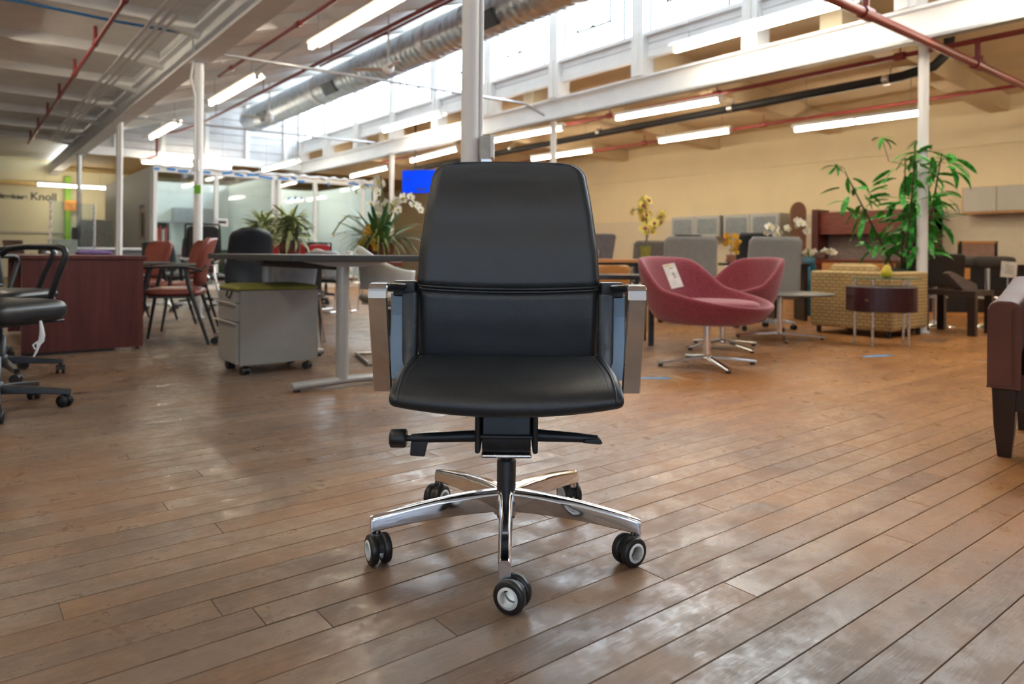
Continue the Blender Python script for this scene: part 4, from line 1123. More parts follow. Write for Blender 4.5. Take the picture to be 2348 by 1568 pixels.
def white_chair(label, X, Y, face):
    loc, rz = place(X, Y, face)
    e = thing('armchair', label, 'chair', loc, rz, 'white shell armchairs')
    # one-piece back that sweeps forward into the arms
    def fn(a, b):
        q = -1+2*a; ang = q*1.75
        x = 0.30*math.sin(ang)*1.0; y = 0.27*math.cos(ang)
        top = 0.66 + 0.17*max(0, math.cos(ang*0.9))**2.2
        bot = 0.54 - 0.02*math.cos(ang)
        return (x*(0.96+0.06*b), y*(0.96+0.10*b)-0.02, bot + (top-bot)*b)
    B().sheet(fn, 26, 8, 0.012).build('back_shell', pale, e)
    cushion(b := B(), 0.52, 0.47, 0.415, 0.475, 0.07, 0.014)
    b.build('seat', M('taupe_vinyl', (0.25, 0.195, 0.13), 0.5, var=0.06), e)
    for s in (-1, 1):
        B().tube([(s*0.22, 0.20, 0.54), (s*0.24, 0.20, 0.40), (s*0.25, -0.20, 0.385), (s*0.26, -0.235, 0.34), (s*0.26, -0.20, 0.03), (s*0.26, -0.16, 0.014), (s*0.26, 0.24, 0.014)], 0.012, 8).build('leg', chrome, e)
        B().tube([(s*0.26, -0.10, 0.39), (s*0.285, -0.13, 0.60)], 0.014, 8).build('arm_post', chrome, e)
    B().tube([(-0.26, 0.24, 0.014), (0.26, 0.24, 0.014)], 0.012, 8).build('crossbar', chrome, e)
    return e
white_chair('white shell armchair with taupe seat and chrome sled legs behind the table', -0.86, 5.22, 112)
white_chair('white shell armchair tucked farther behind the table leg', -2.37, 9.4, 140)
gr = 'red mesh chairs by the glass room'
for X, Y, fc, lb in ((-2.99, 9.0, 215, 'red mesh chair beside the slate high-back chair'), (-2.93, 9.85, 170, 'red mesh chair directly behind the brown plant pot'), (-3.05, 10.7, 225, 'red mesh chair right of the brown plant pot, left of the pair'), (-3.05, 11.6, 160, 'red mesh chair right of the brown plant pot, right of the pair')):
    task_chair('mesh_chair', lb, X, Y, fc, back='mesh', bm=redmesh, sm=redmesh, rot=X, back_dim=(0.21, 0.19, 0.55, 0.92), group=gr, arms='none')

# long table with plants
pt = thing('plant_table', 'dark red table carrying the potted plants', 'table', (2.80, 6.95, 0))
B().box(-0.36, 0.50, -1.10, 1.10, 0.66, 0.70).build('tabletop', mahog_h, pt, bevel=0.004)
for x in (-0.30, 0.44):
    for y in (-1.0, 1.0): B().box(x-0.03, x+0.03, y-0.03, y+0.03, 0, 0.66).build('leg', dark, pt)
def pot(e, r, h, m, n=20):
    B().lathe([(r*0.62, 0), (r*0.70, 0.01), (r*0.95, h*0.45), (r*1.0, h*0.75), (r*0.85, h*0.92), (r*0.92, h), (r*0.80, h), (r*0.74, h*0.9), (0.005, h*0.88)], n).build('pot', m, e)
def dracaena(label, loc, s, rng, n=190):
    e = thing('dracaena_plant', label, 'plant', loc, 0, 'dracaena plants')
    pot(e, 0.11*s, 0.20*s, potbrown)
    B().tube([(0, 0, 0.18*s), (0.01, 0, 0.30*s), (0, 0.01, 0.38*s)], 0.02*s, 7).build('stem', stemm, e)
    for i in range(n):
        a = rng.uniform(0, 2*PI); lift = rng.uniform(0.05, 1.25); h = rng.uniform(0.2, 0.42)*s
        put(rng.choice(L_drac), 'leaf', e, (0.015*math.cos(a), 0.015*math.sin(a), h), (rng.uniform(-0.4, 0.4), -lift, a), rng.uniform(0.17, 0.30)*s)
    return e
rg = random.Random(11)
p = at(664, 600, 7.2); dracaena('bushy variegated plant in a glossy brown pot behind the charcoal table', (p.x, p.y, 0.70), 1.0, rg)
p = at(604, 600, 7.75); dracaena('second variegated plant, half hidden by the slate high-back chair', (p.x, p.y, 0.70), 0.98, rg)
# big orchid arrangement
p = at(868, 600, 6.62)
orc = thing('orchid_arrangement', 'large arrangement of white and amber orchids with arching leaves and grass', 'plant', (3.75, 5.85, 0.70) if False else (p.x, p.y, 0.70), -YAW)
B().lathe([(0.10, 0), (0.13, 0.02), (0.155, 0.10), (0.15, 0.17), (0.16, 0.18), (0.14, 0.18), (0.01, 0.16)], 22).build('pot', potbrown, orc)
rg = random.Random(21)
for i in range(22):
    a = rg.uniform(0, 2*PI)
    put(rg.choice(L_orch), 'leaf', orc, (0.04*math.cos(a), 0.04*math.sin(a), 0.17), (rg.uniform(-0.3, 0.3), -rg.uniform(0.5, 1.35), a), rg.uniform(0.34, 0.52))
for i in range(200):
    a = rg.uniform(0, 2*PI)
    put(rg.choice(L_grass), 'grass_blade', orc, (0.07*math.cos(a), 0.07*math.sin(a), 0.16), (0, -rg.uniform(0.4, 1.3), a), rg.uniform(0.22, 0.40))
spray(orc, [(0, 0, 0.17), (0.0, 0.0, 0.45), (0.03, -0.02, 0.68), (0.02, -0.04, 0.80)], F_white, 0.052, 6, rg, 0)
spray(orc, [(0, 0, 0.17), (0.06, 0, 0.42), (0.16, -0.02, 0.58), (0.28, -0.04, 0.60), (0.38, -0.06, 0.50)], F_white, 0.050, 9, rg, 0.2)
spray(orc, [(0, 0, 0.17), (0.03, -0.04, 0.42), (0.10, -0.06, 0.56), (0.16, -0.08, 0.48)], F_white, 0.048, 5, rg, 0)
spray(orc, [(0, 0, 0.17), (-0.06, 0, 0.45), (-0.06, -0.02, 0.66), (-0.12, -0.04, 0.72), (-0.22, -0.04, 0.66)], F_white, 0.042, 4, rg, -0.2)
spray(orc, [(0, 0, 0.2), (-0.14, -0.02, 0.40), (-0.28, -0.02, 0.43), (-0.36, -0.02, 0.36), (-0.43, -0.02, 0.25)], F_amber, 0.014, 4, rg, 0)
spray(orc, [(0, -0.05, 0.2), (-0.04, -0.10, 0.34), (-0.10, -0.15, 0.24), (-0.14, -0.17, 0.08)], F_amber, 0.034, 12, rg, 0)
spray(orc, [(0, -0.05, 0.2), (-0.06, -0.10, 0.30), (-0.04, -0.15, 0.20), (0.0, -0.17, 0.12)], F_amber, 0.028, 8, rg, 0)
cupm = M('white_cup_card', (0.72, 0.70, 0.68), 0.5)
p = at(799, 598, 6.1)
cp = thing('paper_cup', 'small white paper cup on the plant table beside the orchids', 'cup', (p.x, p.y, 0.70))
B().lathe([(0.028, 0), (0.036, 0.085), (0.033, 0.085), (0.026, 0.006), (0.002, 0.006)], 14).build('cup', cupm, cp)
B().lathe([(0.038, 0.083), (0.038, 0.09), (0.030, 0.096), (0.002, 0.096)], 14).build('lid', cupm, cp)

# blue screen hung from the ceiling
sp = at(968, 420, 15.9)
tv = thing('hanging_screen', 'bright blue screen hanging from the ceiling behind the office chair', 'screen', (sp.x, sp.y, 0), -YAW-0.28)
B().box(-0.50, 0.50, 0.0, 0.05, 2.13, 2.67).build('housing', dark, tv, bevel=0.006)
B().box(-0.485, 0.485, -0.004, 0.0, 2.145, 2.655).build('display', M('blue_screen_glow', (0.0, 0.02, 0.25), 0.8, var=0.01, spec=0.1, emit=((0.0, 0.04, 0.75), 0.75)), tv)
B().box(-0.44, -0.30, -0.006, -0.004, 2.45, 2.47).build('caption', M('dark_blue_print', (0.0, 0.02, 0.2), 0.5), tv)
B().box(-0.14, 0.08, -0.006, -0.004, 2.20, 2.25).build('caption', M('dark_blue_print'), tv)
B().cyl((-0.20, 0.06, 2.6), (-0.20, 0.06, 3.78), 0.022, n=10).build('ceiling_mount', dark, tv)
# soffit wall seen behind the screen
# ------------------------------------------------------------------ glass-fronted room at the far end
GY, GZ = 15.2, 2.44
gl_clear = glass('room_glass', (0.86, 0.93, 0.94), 0.16)
frm = M('white_aluminium_frame', (0.78, 0.79, 0.80), 0.4, var=0.02)
tape = M('blue_masking_tape', (0.0, 0.20, 0.62), 0.6, var=0.08)
film = M('clear_plastic_film', (0.80, 0.84, 0.88), 0.2, var=0.05)
gr_ = thing('wall_glass', 'glazed white-framed office front taped with blue masking tape', 'glass room', (0, GY, 0), kind='structure')
B().box(3.0, 7.85, -0.05, 0.05, GZ-0.10, GZ+0.02).build('header', frm, gr_, bevel=0.004)
B().box(3.0, 7.85, -0.05, 0.05, 0, 0.10).build('sill', frm, gr_, bevel=0.004)
mull = [3.05, 4.20, 5.36, 5.50, 6.32, 7.48, 7.80]
for x in mull: B().box(x-0.035, x+0.035, -0.045, 0.045, 0.10, GZ-0.10).build('mullion', frm, gr_, bevel=0.004)
for a, b in zip(mull, mull[1:]):
    if b-a > 0.2: B().box(a+0.035, b-0.035, -0.004, 0.004, 0.10, GZ-0.10).build('pane', gl_clear, gr_)
rt = random.Random(5)
for a, w, dz, tlt in ((3.02, 0.10, -0.02, 0.0), (3.25, 0.16, -0.01, 0.05), (3.45, 0.2, -0.03, -0.02), (3.85, 0.22, -0.02, 0.0), (4.3, 0.2, 0.0, -0.2), (4.55, 0.18, -0.02, 0.15), (4.8, 0.25, 0.0, -0.1), (5.05, 0.3, -0.03, 0.08), (5.45, 0.25, -0.03, 0.0), (5.75, 0.12, 0.0, 0.3), (5.9, 0.16, -0.06, 0.0), (6.6, 0.03, -0.08, 0.0), (7.1, 0.35, -0.03, 0.04), (7.5, 0.3, -0.03, 0.02)):
    B().cbox((a+w/2, -0.054, GZ-0.03+dz), (w, 0.004, 0.045 if w > 0.05 else 0.10), ry=tlt).build('tape_strip', tape, gr_)
for x, z in ((5.72, 1.94), (5.86, 1.96), (6.0, 1.97)): B().cbox((x, -0.008, z), (0.035, 0.003, 0.11 if x < 5.95 else 0.06), ry=0.35).build('tape_strip', tape, gr_)
B().cbox((7.82, -0.05, 1.95), (0.05, 0.004, 0.16)).build('tape_strip', tape, gr_)
pts = [(3.0+4.85*i/40, -0.06+0.02*math.sin(i*1.7), GZ+0.02+0.018*math.sin(i*2.3)) for i in range(41)]
B().tube(pts, [0.028+0.012*math.sin(i*3.1) for i in range(41)], 7).build('plastic_roll', film, gr_)
iw = M('room_white_paint', (0.72, 0.77, 0.78), 0.6, var=0.03)
sw = B().box(2.98, 3.06, 0.05, 5.4, 0, GZ).build('side_wall', M('pale_panel', (0.66, 0.64, 0.58), 0.55, var=0.03), gr_)
B().box(3.0, 7.85, 3.2, 3.28, 0, GZ).build('rear_wall', iw, gr_)
B().box(7.77, 7.85, 0.05, 3.2, 0, GZ).build('side_wall', iw, gr_)
B().box(5.38, 5.46, 0.05, 3.2, 0, GZ).build('partition', iw, gr_)
po = thing('poster', 'framed photo poster on the pale side wall of the glass room', 'poster', (2.975, GY+0.75, 0))
B().box(-0.012, 0.0, -0.26, 0.26, 1.02, 1.62).build('sheet', M('poster_paper', (0.42, 0.33, 0.26), 0.5, var=0.35, scale=3, col2=(0.55, 0.4, 0.3)), po)
B().box(-0.016, -0.012, -0.20, 0.02, 1.08, 1.56).build('dark_figure', M('poster_ink', (0.06, 0.04, 0.06), 0.5), po)
B().box(-0.016, -0.012, -0.24, 0.24, 1.64, 1.72).build('caption', M('poster_caption', (0.2, 0.2, 0.24), 0.5), po)
# inside the room
ov = thing('overhead_cabinet', 'grey overhead cabinet on the white wall inside the glass room', 'cabinet', (4.5, GY+3.0, 0))
B().box(-0.45, 0.45, -0.18, 0.19, 1.45, 1.82).build('body', M('cool_grey_metal', (0.34, 0.36, 0.40), 0.45), ov, bevel=0.006)
B().box(-0.44, 0.44, -0.20, -0.18, 1.46, 1.80).build('flip_door', M('cool_grey_metal'), ov, bevel=0.004)
bk = thing('bookcase', 'pale grey storage tower with a dark open shelf inside the glass room', 'bookcase', (3.42, GY+1.5, 0))
lg_ = M('light_grey_metal', (0.52, 0.54, 0.57), 0.45)
for (x0, x1, y0, y1, z0, z1, nm) in ((-0.22, -0.19, -0.2, 0.2, 0, 1.42, 'side'), (0.19, 0.22, -0.2, 0.2, 0, 1.42, 'side'), (-0.19, 0.19, 0.17, 0.2, 0, 1.42, 'back'), (-0.22, 0.22, -0.2, 0.2, 1.40, 1.43, 'top'), (-0.19, 0.19, -0.2, 0.17, 0.98, 1.0, 'shelf')):
    B().box(x0, x1, y0, y1, z0, z1).build(nm, lg_, bk)
for z0, z1 in ((0.04, 0.35), (0.36, 0.66), (0.67, 0.97)):
    d = B().box(-0.19, 0.19, -0.21, -0.19, z0, z1).build('drawer', lg_, bk, bevel=0.004)
    B().box(-0.06, 0.06, -0.225, -0.21, z1-0.06, z1-0.045).build('pull', alum, d)
B().box(-0.19, 0.19, 0.15, 0.17, 1.0, 1.4).build('inner_back', dark, bk)
for i, (c, h) in enumerate((((0.05, 0.25, 0.15), 0.26), ((0.5, 0.03, 0.03), 0.30), ((0.55, 0.06, 0.05), 0.27), ((0.35, 0.03, 0.03), 0.31), ((0.6, 0.55, 0.5), 0.25), ((0.45, 0.04, 0.03), 0.29))):
    nm_ = ('green', 'bright red', 'red', 'dark red', 'cream', 'crimson')[i]
    bo = thing('book', '%s book on the dark open shelf of the storage tower' % nm_, 'book', (3.42-0.15+i*0.055, GY+1.42, 1.0), 0, 'books in the storage tower')
    B().box(-0.02, 0.02, -0.10, 0.09, 0, h).build('cover', M('book_cover_%s' % nm_.replace(' ', '_'), c, 0.5), bo, bevel=0.003)
    B().box(-0.016, 0.016, -0.095, 0.094, 0.004, h+0.001).build('pages', M('paper_pages', (0.7, 0.66, 0.56), 0.8), bo)
dv = thing('wall_device', 'white wall device with a dark display on a glass room mullion', 'device', (4.30, GY-0.06, 0))
B().box(-0.12, 0.12, -0.03, 0.01, 1.30, 1.46).build('body', white, dv, bevel=0.008)
B().box(-0.08, 0.08, -0.034, -0.03, 1.36, 1.42).build('display', dark, dv)
ct = thing('office_counter', 'white counter with storage inside the glass room', 'counter', (4.6, GY+2.7, 0))
B().box(-0.7, 0.7, -0.3, 0.4, 0.70, 0.74).build('worktop', white, ct, bevel=0.004)
B().box(-0.68, 0.0, -0.25, 0.38, 0, 0.70).build('cabinet', lg_, ct)
B().box(0.05, 0.68, -0.25, 0.38, 0, 0.70).build('cabinet', iw, ct)
for X, lb in ((6.6, 'grey upholstered chair inside the right half of the glass room'),):
    e = task_chair('task_chair', lb, 0, 0, 0, bm=grey_up, sm=grey_up, group='chairs in the glass room', arms='t', base=alum)
    e.location = (X, GY+1.2, 0); e.rotation_euler = (0, 0, 2.6)
task_e = task_chair('task_chair', 'black chair inside the left half of the glass room', 0, 0, 0, bm=blackf, back_dim=(0.23, 0.22, 0.6, 1.08), group='chairs in the glass room', arms='t')
task_e.location = (4.05, GY+1.6, 0); task_e.rotation_euler = (0, 0, 3.3)
tbn = thing('waste_bin', 'green bin on the counter side of the glass room', 'bin', (4.95, GY+2.0, 0))
B().lathe([(0.12, 0), (0.16, 0.8), (0.17, 0.81), (0.15, 0.81), (0.11, 0.02), (0.005, 0.02)], 14).build('body', M('green_plastic', (0.01, 0.10, 0.05), 0.5), tbn)
B().lathe([(0.172, 0.80), (0.178, 0.815), (0.172, 0.83), (0.165, 0.82)], 14, caps=False).build('rim', M('green_plastic'), tbn)

# ------------------------------------------------------------------ far left: lettered wall and its furniture
def text(s_, size, loc, m, parent, bold=0.0):
    cu = bpy.data.curves.new('lettering', 'FONT'); cu.body = s_; cu.size = size; cu.extrude = 0.008; cu.offset = bold
    cu.align_x = 'CENTER'
    o = bpy.data.objects.new('lettering', cu); COL.objects.link(o); o.parent = parent
    o.location = loc; o.rotation_euler = (PI/2, 0, 0); cu.materials.append(m)
    return o
ink = M('black_letters', (0.015, 0.015, 0.02), 0.5)
def farpt(px, py): # point on the far wall seen at this place
    a, b_ = ray(px, py); Y = YF/(math.cos(YAW) - math.sin(YAW)*a); return at(px, py, Y)
p = farpt(100, 459); text('Knoll', 0.31, (p.x, YF-0.012, p.z), ink, wf, 0.006)
p = farpt(29, 455); text('Steelcase', 0.19, (p.x, YF-0.012, p.z), ink, wf, 0.006)
p = farpt(154, 500)
gs = thing('green_column', 'bright lime green strip column against the lettered wall', 'column', (p.x, YF-0.12, 0), kind='structure')
B().box(-0.07, 0.07, -0.06, 0.10, 0, 3.0).build('shaft', M('lime_paint', (0.20, 0.48, 0.01), 0.5), gs)
p = farpt(160, 472)
sg = thing('paper_sign', 'orange paper sign with dark scribble pinned on the lime strip', 'sign', (p.x, YF-0.21, p.z))
B().box(-0.16, 0.16, 0.0, 0.01, -0.15, 0.15).build('sheet', M('orange_paper', (0.75, 0.30, 0.04), 0.6), sg)
B().tube([(-0.08, -0.004, 0.06), (-0.02, -0.004, -0.02), (0.04, -0.004, 0.05), (0.0, -0.004, -0.06), (0.07, -0.004, -0.08)], 0.008, 5).build('scribble', M('violet_ink', (0.2, 0.08, 0.2), 0.5), sg)
fs_ = struct('trim_3', B().box(XL, 3.0, YF-0.35, YF, 2.66, 2.78), M('yellow_fascia', (0.55, 0.40, 0.16), 0.6), 'yellowed fascia board along the top of the lettered wall', 'trim')
ra = struct('trim_4', B().box(1.0, 3.2, YF-0.05, YF, 1.28, 1.33), M('grey_rail', (0.45, 0.43, 0.36), 0.5), 'thin grey rail across the lettered wall', 'trim')
fc = thing('filing_cabinet', 'pale grey filing cabinet by the far lettered wall', 'cabinet', cw(-9.75, 16.2), rad(-6))
fcm = M('file_grey', (0.42, 0.43, 0.38), 0.5)
B().box(-0.12, 0.5, -0.35, 0.35, 0, 1.48).build('body', fcm, fc, bevel=0.006)
for i in range(4):
    d = B().box(-0.14, -0.12, -0.34, 0.34, 0.03+i*0.36, 0.37+i*0.36).build('drawer', fcm, fc, bevel=0.004)
    B().box(-0.16, -0.14, -0.08, 0.08, 0.28+i*0.36, 0.30+i*0.36).build('pull', alum, d)
B().box(-0.3, -0.18, -0.2, 0.2, 0, 1.3).build('dark_divider', dark, fc)
# clear partition panel standing on the floor
ap = cw(-6.15, 9.9)
gp_ = thing('clear_screen', 'clear acrylic divider panel standing beyond the mahogany desk', 'screen', ap, rad(38))
B().box(-0.36, 0.36, -0.004, 0.004, 0.08, 1.45).build('panel', glass('acrylic', (0.86, 0.92, 0.98), 0.10), gp_)
B().box(-0.375, -0.355, -0.012, 0.012, 0, 1.46).build('edge_post', alum, gp_)
B().box(0.355, 0.375, -0.012, 0.012, 0, 1.46).build('edge_post', alum, gp_)
B().box(-0.36, 0.36, -0.15, 0.15, 0, 0.03).build('foot', alum, gp_)
lt = thing('long_counter', 'low pale counter with dark front beyond the mahogany desk', 'counter', cw(-7.6, 12.9), rad(2))
B().box(-0.9, 0.9, -0.3, 0.3, 0.80, 0.84).build('worktop', white, lt, bevel=0.004)
B().box(-0.85, 0.85, -0.25, 0.28, 0, 0.80).build('cabinet', M('slate_front', (0.10, 0.10, 0.11), 0.5), lt)
scn = thing('desk_divider', 'small grey fabric divider standing left of the clear acrylic panel', 'divider', cw(-6.55, 10.3), rad(0))
B().box(-0.18, 0.18, -0.02, 0.02, 0.0, 0.94).build('panel', M('greige_fabric', (0.30, 0.30, 0.24), 0.8), scn, bevel=0.006)
B().box(-0.2, 0.2, -0.15, 0.15, 0, 0.02).build('foot', alum, scn)
lp = cw(-7.85, 11.3)
ld_ = thing('low_desk', 'plain dark desk carrying a laptop at the far left', 'desk', (lp.x-0.05, lp.y+0.15, 0), 0)
B().box(-0.5, 0.5, -0.35, 0.35, 0.68, 0.71).build('desk_top', darktop, ld_)
for x in (-0.45, 0.45): B().box(x-0.02, x+0.02, -0.3, 0.3, 0, 0.68).build('side_panel', dark, ld_)
lap = thing('laptop', 'open laptop with a brown lid on the far left desk', 'laptop', (lp.x-0.05, lp.y+0.1, 0.71), rad(-38))
B().box(-0.16, 0.16, -0.05, 0.17, 0, 0.016).build('base', alum, lap)
B().box(-0.16, 0.16, -0.008, 0.0, 0, 0.22).build('lid', M('brown_lid', (0.16, 0.10, 0.08), 0.4), lap, T=Matrix.Translation((0, -0.05, 0.014)) @ Matrix.Rotation(0.25, 4, 'X'))
B().cyl((0.03, -0.050, 0.10), (0.03, -0.062, 0.10), 0.035, n=14).build('badge', M('pale_badge', (0.75, 0.72, 0.66), 0.4), lap)
# ------------------------------------------------------------------ right side of the hall
pink = M('pink_wool', (0.25, 0.036, 0.056), 0.9, var=0.2, scale=60, bump=0.5, bscale=260, sheen=0.25)
def lounge(label, X, Y, face, brot):
    loc, rz = place(X, Y, face)
    e = thing('lounge_chair', label, 'chair', loc, rz, 'pink swivel lounge chairs')
    def rim(ph):
        """ph = 0 at the back, +-pi at the front; returns plan radius vector and height"""
        c = math.cos(ph); s = math.sin(ph)
        k = abs(ph)/PI
        if k < 0.205: z = 0.768 - 0.012*(k/0.205)**2
        elif k < 0.46:
            t = (k-0.205)/0.255; t = t*t*(3-2*t); z = 0.756 - 0.226*t
        else:
            t = (k-0.46)/0.54; z = 0.53 - 0.100*math.sin(t*PI/2)
        # squarish back, elliptical front
        n = 3.0 if k < 0.5 else 2.1
        r = 1.0/((abs(c)/0.46)**n + (abs(s)/0.43)**n)**(1/n)
        return r*s, r*c, z
    N_ = 56
    bx, by, bz = 0.0, 0.02, 0.300
    outer, inner = [], []
    for lev in range(9):
        t = lev/8; ro, ri = [], []
        for i in range(N_):
            ph = -PI + 2*PI*i/N_
            x, y, z = rim(ph)
            f = 0.40 + 0.60*t**0.50
            zz = bz + (z-bz)*t**2.0
            ro.append((bx + x*f, by*(1-t) + y*f, zz))
            tin = t
            fi = 0.25 + 0.64*tin**0.5
            zi = bz + 0.065 + (z-bz-0.075)*tin**2.2
            ri.append((bx + x*fi, by*(1-t) + y*fi, zi))
        outer.append(ro); inner.append(ri)
    top = []
    for i in range(N_):
        a, b = Vector(outer[-1][i]), Vector(inner[-1][i]); m_ = (a+b)/2; m_.z += 0.018; top.append(tuple(m_))
    rings = outer + [top] + inner[::-1]
    B().loft(rings).build('shell', pink, e, sub=1)
    sc_ = B(); ring = []
    for zz, f in ((0.385, 0.62), (0.40, 0.73), (0.435, 0.775), (0.460, 0.735), (0.472, 0.60), (0.477, 0.2), (0.477, 0.02)):
        q = []
        for i in range(40):
            ph = 2*PI*i/40
            q.append((0.36*f*math.sin(ph), -0.07 + 0.40*f*math.cos(ph), zz + 0.012*(0.5-0.5*math.cos(ph))*0))
        ring.append(q)
    sc_.loft(ring).build('seat_cushion', pink, e, sub=1)
    B().tube([(0.055, -0.455, 0.40), (0.05, -0.40, 0.345), (0.03, -0.30, 0.312)], 0.003, 5).build('seam', M('dark_seam', (0.12, 0.02, 0.03), 0.9), e)
    B().cyl((0, 0, 0.055), (0, 0, 0.308), 0.027, n=16).build('pedestal', chrome, e)
    B().lathe([(0.035, 0.04), (0.038, 0.06), (0.03, 0.075), (0.026, 0.075)], 16).build('base_hub', chrome, e)
    for i in range(4):
        a = brot - rz + PI/2*i; rg_ = []
        for t in (0.06, 0.5, 0.85, 1.0):
            r = 0.37*t; zt = 0.075 - 0.045*t; w = 0.020 - 0.002*t; h = 0.022-0.008*t
            cs = [(-w, zt-h), (w, zt-h), (w*0.7, zt), (-w*0.7, zt)]
            rg_.append([(r*math.cos(a)-x*math.sin(a), r*math.sin(a)+x*math.cos(a), z) for x, z in cs])
        lg = B().loft(rg_, smooth=False).build('leg', chrome, e, bevel=0.003)
        B().lathe([(0.017, 0), (0.018, 0.016)], 10, (0.345*math.cos(a), 0.345*math.sin(a), 0)).build('glide', dark, lg)
    return e
l1 = lounge('pink wool swivel lounge chair with a price card, right of the office chair', 1.40, 5.05, 43, -YAW + rad(8))
l2 = lounge('second pink wool lounge chair showing its back above the first', 1.80, 6.02, -75, -YAW + rad(25))
# price card lying against the inside of the first chair's back
pc_ = thing('price_card', 'white price card resting against the pink chair back', 'card', at(1543, 632, 5.14), -YAW)
T = Matrix.Rotation(rad(20), 4, 'Y') @ Matrix.Rotation(rad(-22), 4, 'X')
T = Matrix.Rotation(rad(-18), 4, 'Y') @ Matrix.Rotation(rad(-20), 4, 'X') @ Matrix.Rotation(rad(22), 4, 'Z')
B().box(-0.052, 0.052, -0.001, 0.001, -0.095, 0.095).build('card', M('card_stock', (0.74, 0.68, 0.64), 0.6), pc_, T=T)
for z0, z1, x0, x1 in ((0.055, 0.062, -0.01, 0.022), (0.010, 0.022, 0.0, 0.016), (-0.004, 0.004, 0.0, 0.020), (-0.02, -0.012, 0.0, 0.022)):
    B().box(x0, x1, -0.002, -0.001, z0, z1).build('print', M('grey_print', (0.20, 0.18, 0.18), 0.6), pc_, T=T)
B().box(-0.04, 0.01, -0.002, -0.001, 0.075, 0.086).build('print', M('yellow_print', (0.7, 0.5, 0.08), 0.6), pc_, T=T)

# round coffee table
ctl = thing('coffee_table', 'round grey-topped coffee table on a chrome four-star base', 'table', cw(2.56, 6.74), -YAW)
B().lathe([(0.44, 0.418), (0.478, 0.426), (0.482, 0.433), (0.475, 0.438), (0.01, 0.438)], 48).build('tabletop', M('taupe_laminate', (0.11, 0.10, 0.088), 0.42, var=0.05), ctl)
B().cyl((0, 0, 0.05), (0, 0, 0.42), 0.026, n=16).build('pedestal', chrome, ctl)
for i in range(4):
    a = rad(-12) + PI/2*i
    lg = B().loft([[(r*math.cos(a)-x*math.sin(a), r*math.sin(a)+x*math.cos(a), z) for x, z in ((-0.016, zt-0.016), (0.016, zt-0.016), (0.011, zt), (-0.011, zt))] for r, zt in ((0.02, 0.062), (0.2, 0.05), (0.40, 0.032))], smooth=False).build('leg', chrome, ctl)
    B().lathe([(0.014, 0), (0.014, 0.016)], 8, (0.38*math.cos(a), 0.38*math.sin(a), 0)).build('glide', dark, lg)

# woven tan armchair seen from behind
ta = thing('club_chair', 'tan woven club chair seen from behind, under the bamboo', 'chair', (7.02, 3.46, 0))
ta.scale = (0.92, 0.93, 1.0)
def weave():
    m = bpy.data.materials.new('tan_basket_weave'); m.use_nodes = True
    N, L = m.node_tree.nodes, m.node_tree.links; bs = N['Principled BSDF']
    tc = N.new('ShaderNodeTexCoord'); sp = N.new('ShaderNodeSeparateXYZ'); cb_ = N.new('ShaderNodeCombineXYZ'); ad = N.new('ShaderNodeMath')
    br = N.new('ShaderNodeTexBrick'); br.inputs['Scale'].default_value = 1.0
    br.inputs['Color1'].default_value = (0.52, 0.38, 0.18, 1); br.inputs['Color2'].default_value = (0.46, 0.32, 0.14, 1); br.inputs['Mortar'].default_value = (0.24, 0.15, 0.055, 1)
    br.inputs['Mortar Size'].default_value = 0.0045; br.inputs['Brick Width'].default_value = 0.075; br.inputs['Row Height'].default_value = 0.034
    L.new(tc.outputs['Object'], sp.inputs[0]); L.new(sp.outputs[0], ad.inputs[0]); L.new(sp.outputs[1], ad.inputs[1])
    L.new(ad.outputs[0], cb_.inputs[0]); L.new(sp.outputs[2], cb_.inputs[1]); L.new(cb_.outputs[0], br.inputs['Vector']); L.new(br.outputs['Color'], bs.inputs['Base Color'])
    bs.inputs['Roughness'].default_value = 0.85
    return m
wv = weave()
B().box(0.0, 0.17, -0.45, 0.45, 0.07, 0.64).build('backrest', wv, ta, bevel=0.03, seg=4)
for s in (-1, 1):
    B().box(0.10, 0.86, min(s*0.28, s*0.45), max(s*0.28, s*0.45), 0.07, 0.64).build('arm', wv, ta, bevel=0.03, seg=4)
B().box(0.15, 0.86, -0.28, 0.28, 0.07, 0.30).build('seat_base', wv, ta, bevel=0.015)
cushion(b := B(), 0.66, 0.55, 0.30, 0.43, 0.06, 0.03, T=Matrix.Translation((0.52, 0, 0)))
b.build('seat_cushion', wv, ta)
cushion(b := B(), 0.50, 0.20, 0, 0.34, 0.06, 0.02, T=Matrix.Translation((0.26, 0.08, 0.36)) @ Matrix.Rotation(PI/2, 4, 'Z'))
b.build('back_cushion', wv, ta)
for x in (0.08, 0.78):
    for y in (-0.38, 0.38): B().cyl((x, y, 0), (x, y, 0.075), 0.025, n=10).build('leg', dark, ta)

# demilune side table with glass top and pear
sd = thing('side_table', 'plum half-round side table with a glass top on steel legs', 'table', cw(3.33, 6.32), -YAW)
poly = [(0.285*math.cos(PI+PI*i/20), 0.20*math.sin(PI+PI*i/20)-0.0) for i in range(21)] + [(0.285, 0.12), (-0.285, 0.12)]
B().prism(poly, 0.30, 0.515, 'z').build('drawer_box', plum, sd)
B().prism([(x*0.99, y*0.99) for x, y in poly], 0.515, 0.527, 'z').build('shelf', M('grey_shelf', (0.30, 0.28, 0.25), 0.4), sd)
B().cyl((-0.225, -0.10, 0.405), (-0.225, -0.155, 0.405), 0.009, n=10).build('knob', M('copper_knob', (0.45, 0.22, 0.14), 0.3, metal=0.8), sd)
B().prism([(0.30*math.cos(2*PI*i/40), 0.19*math.sin(2*PI*i/40)-0.03) for i in range(40)], 0.592, 0.601, 'z').build('glass_top', M('green_edge_glass', (0.05, 0.16, 0.10), 0.05, var=0.02), sd)
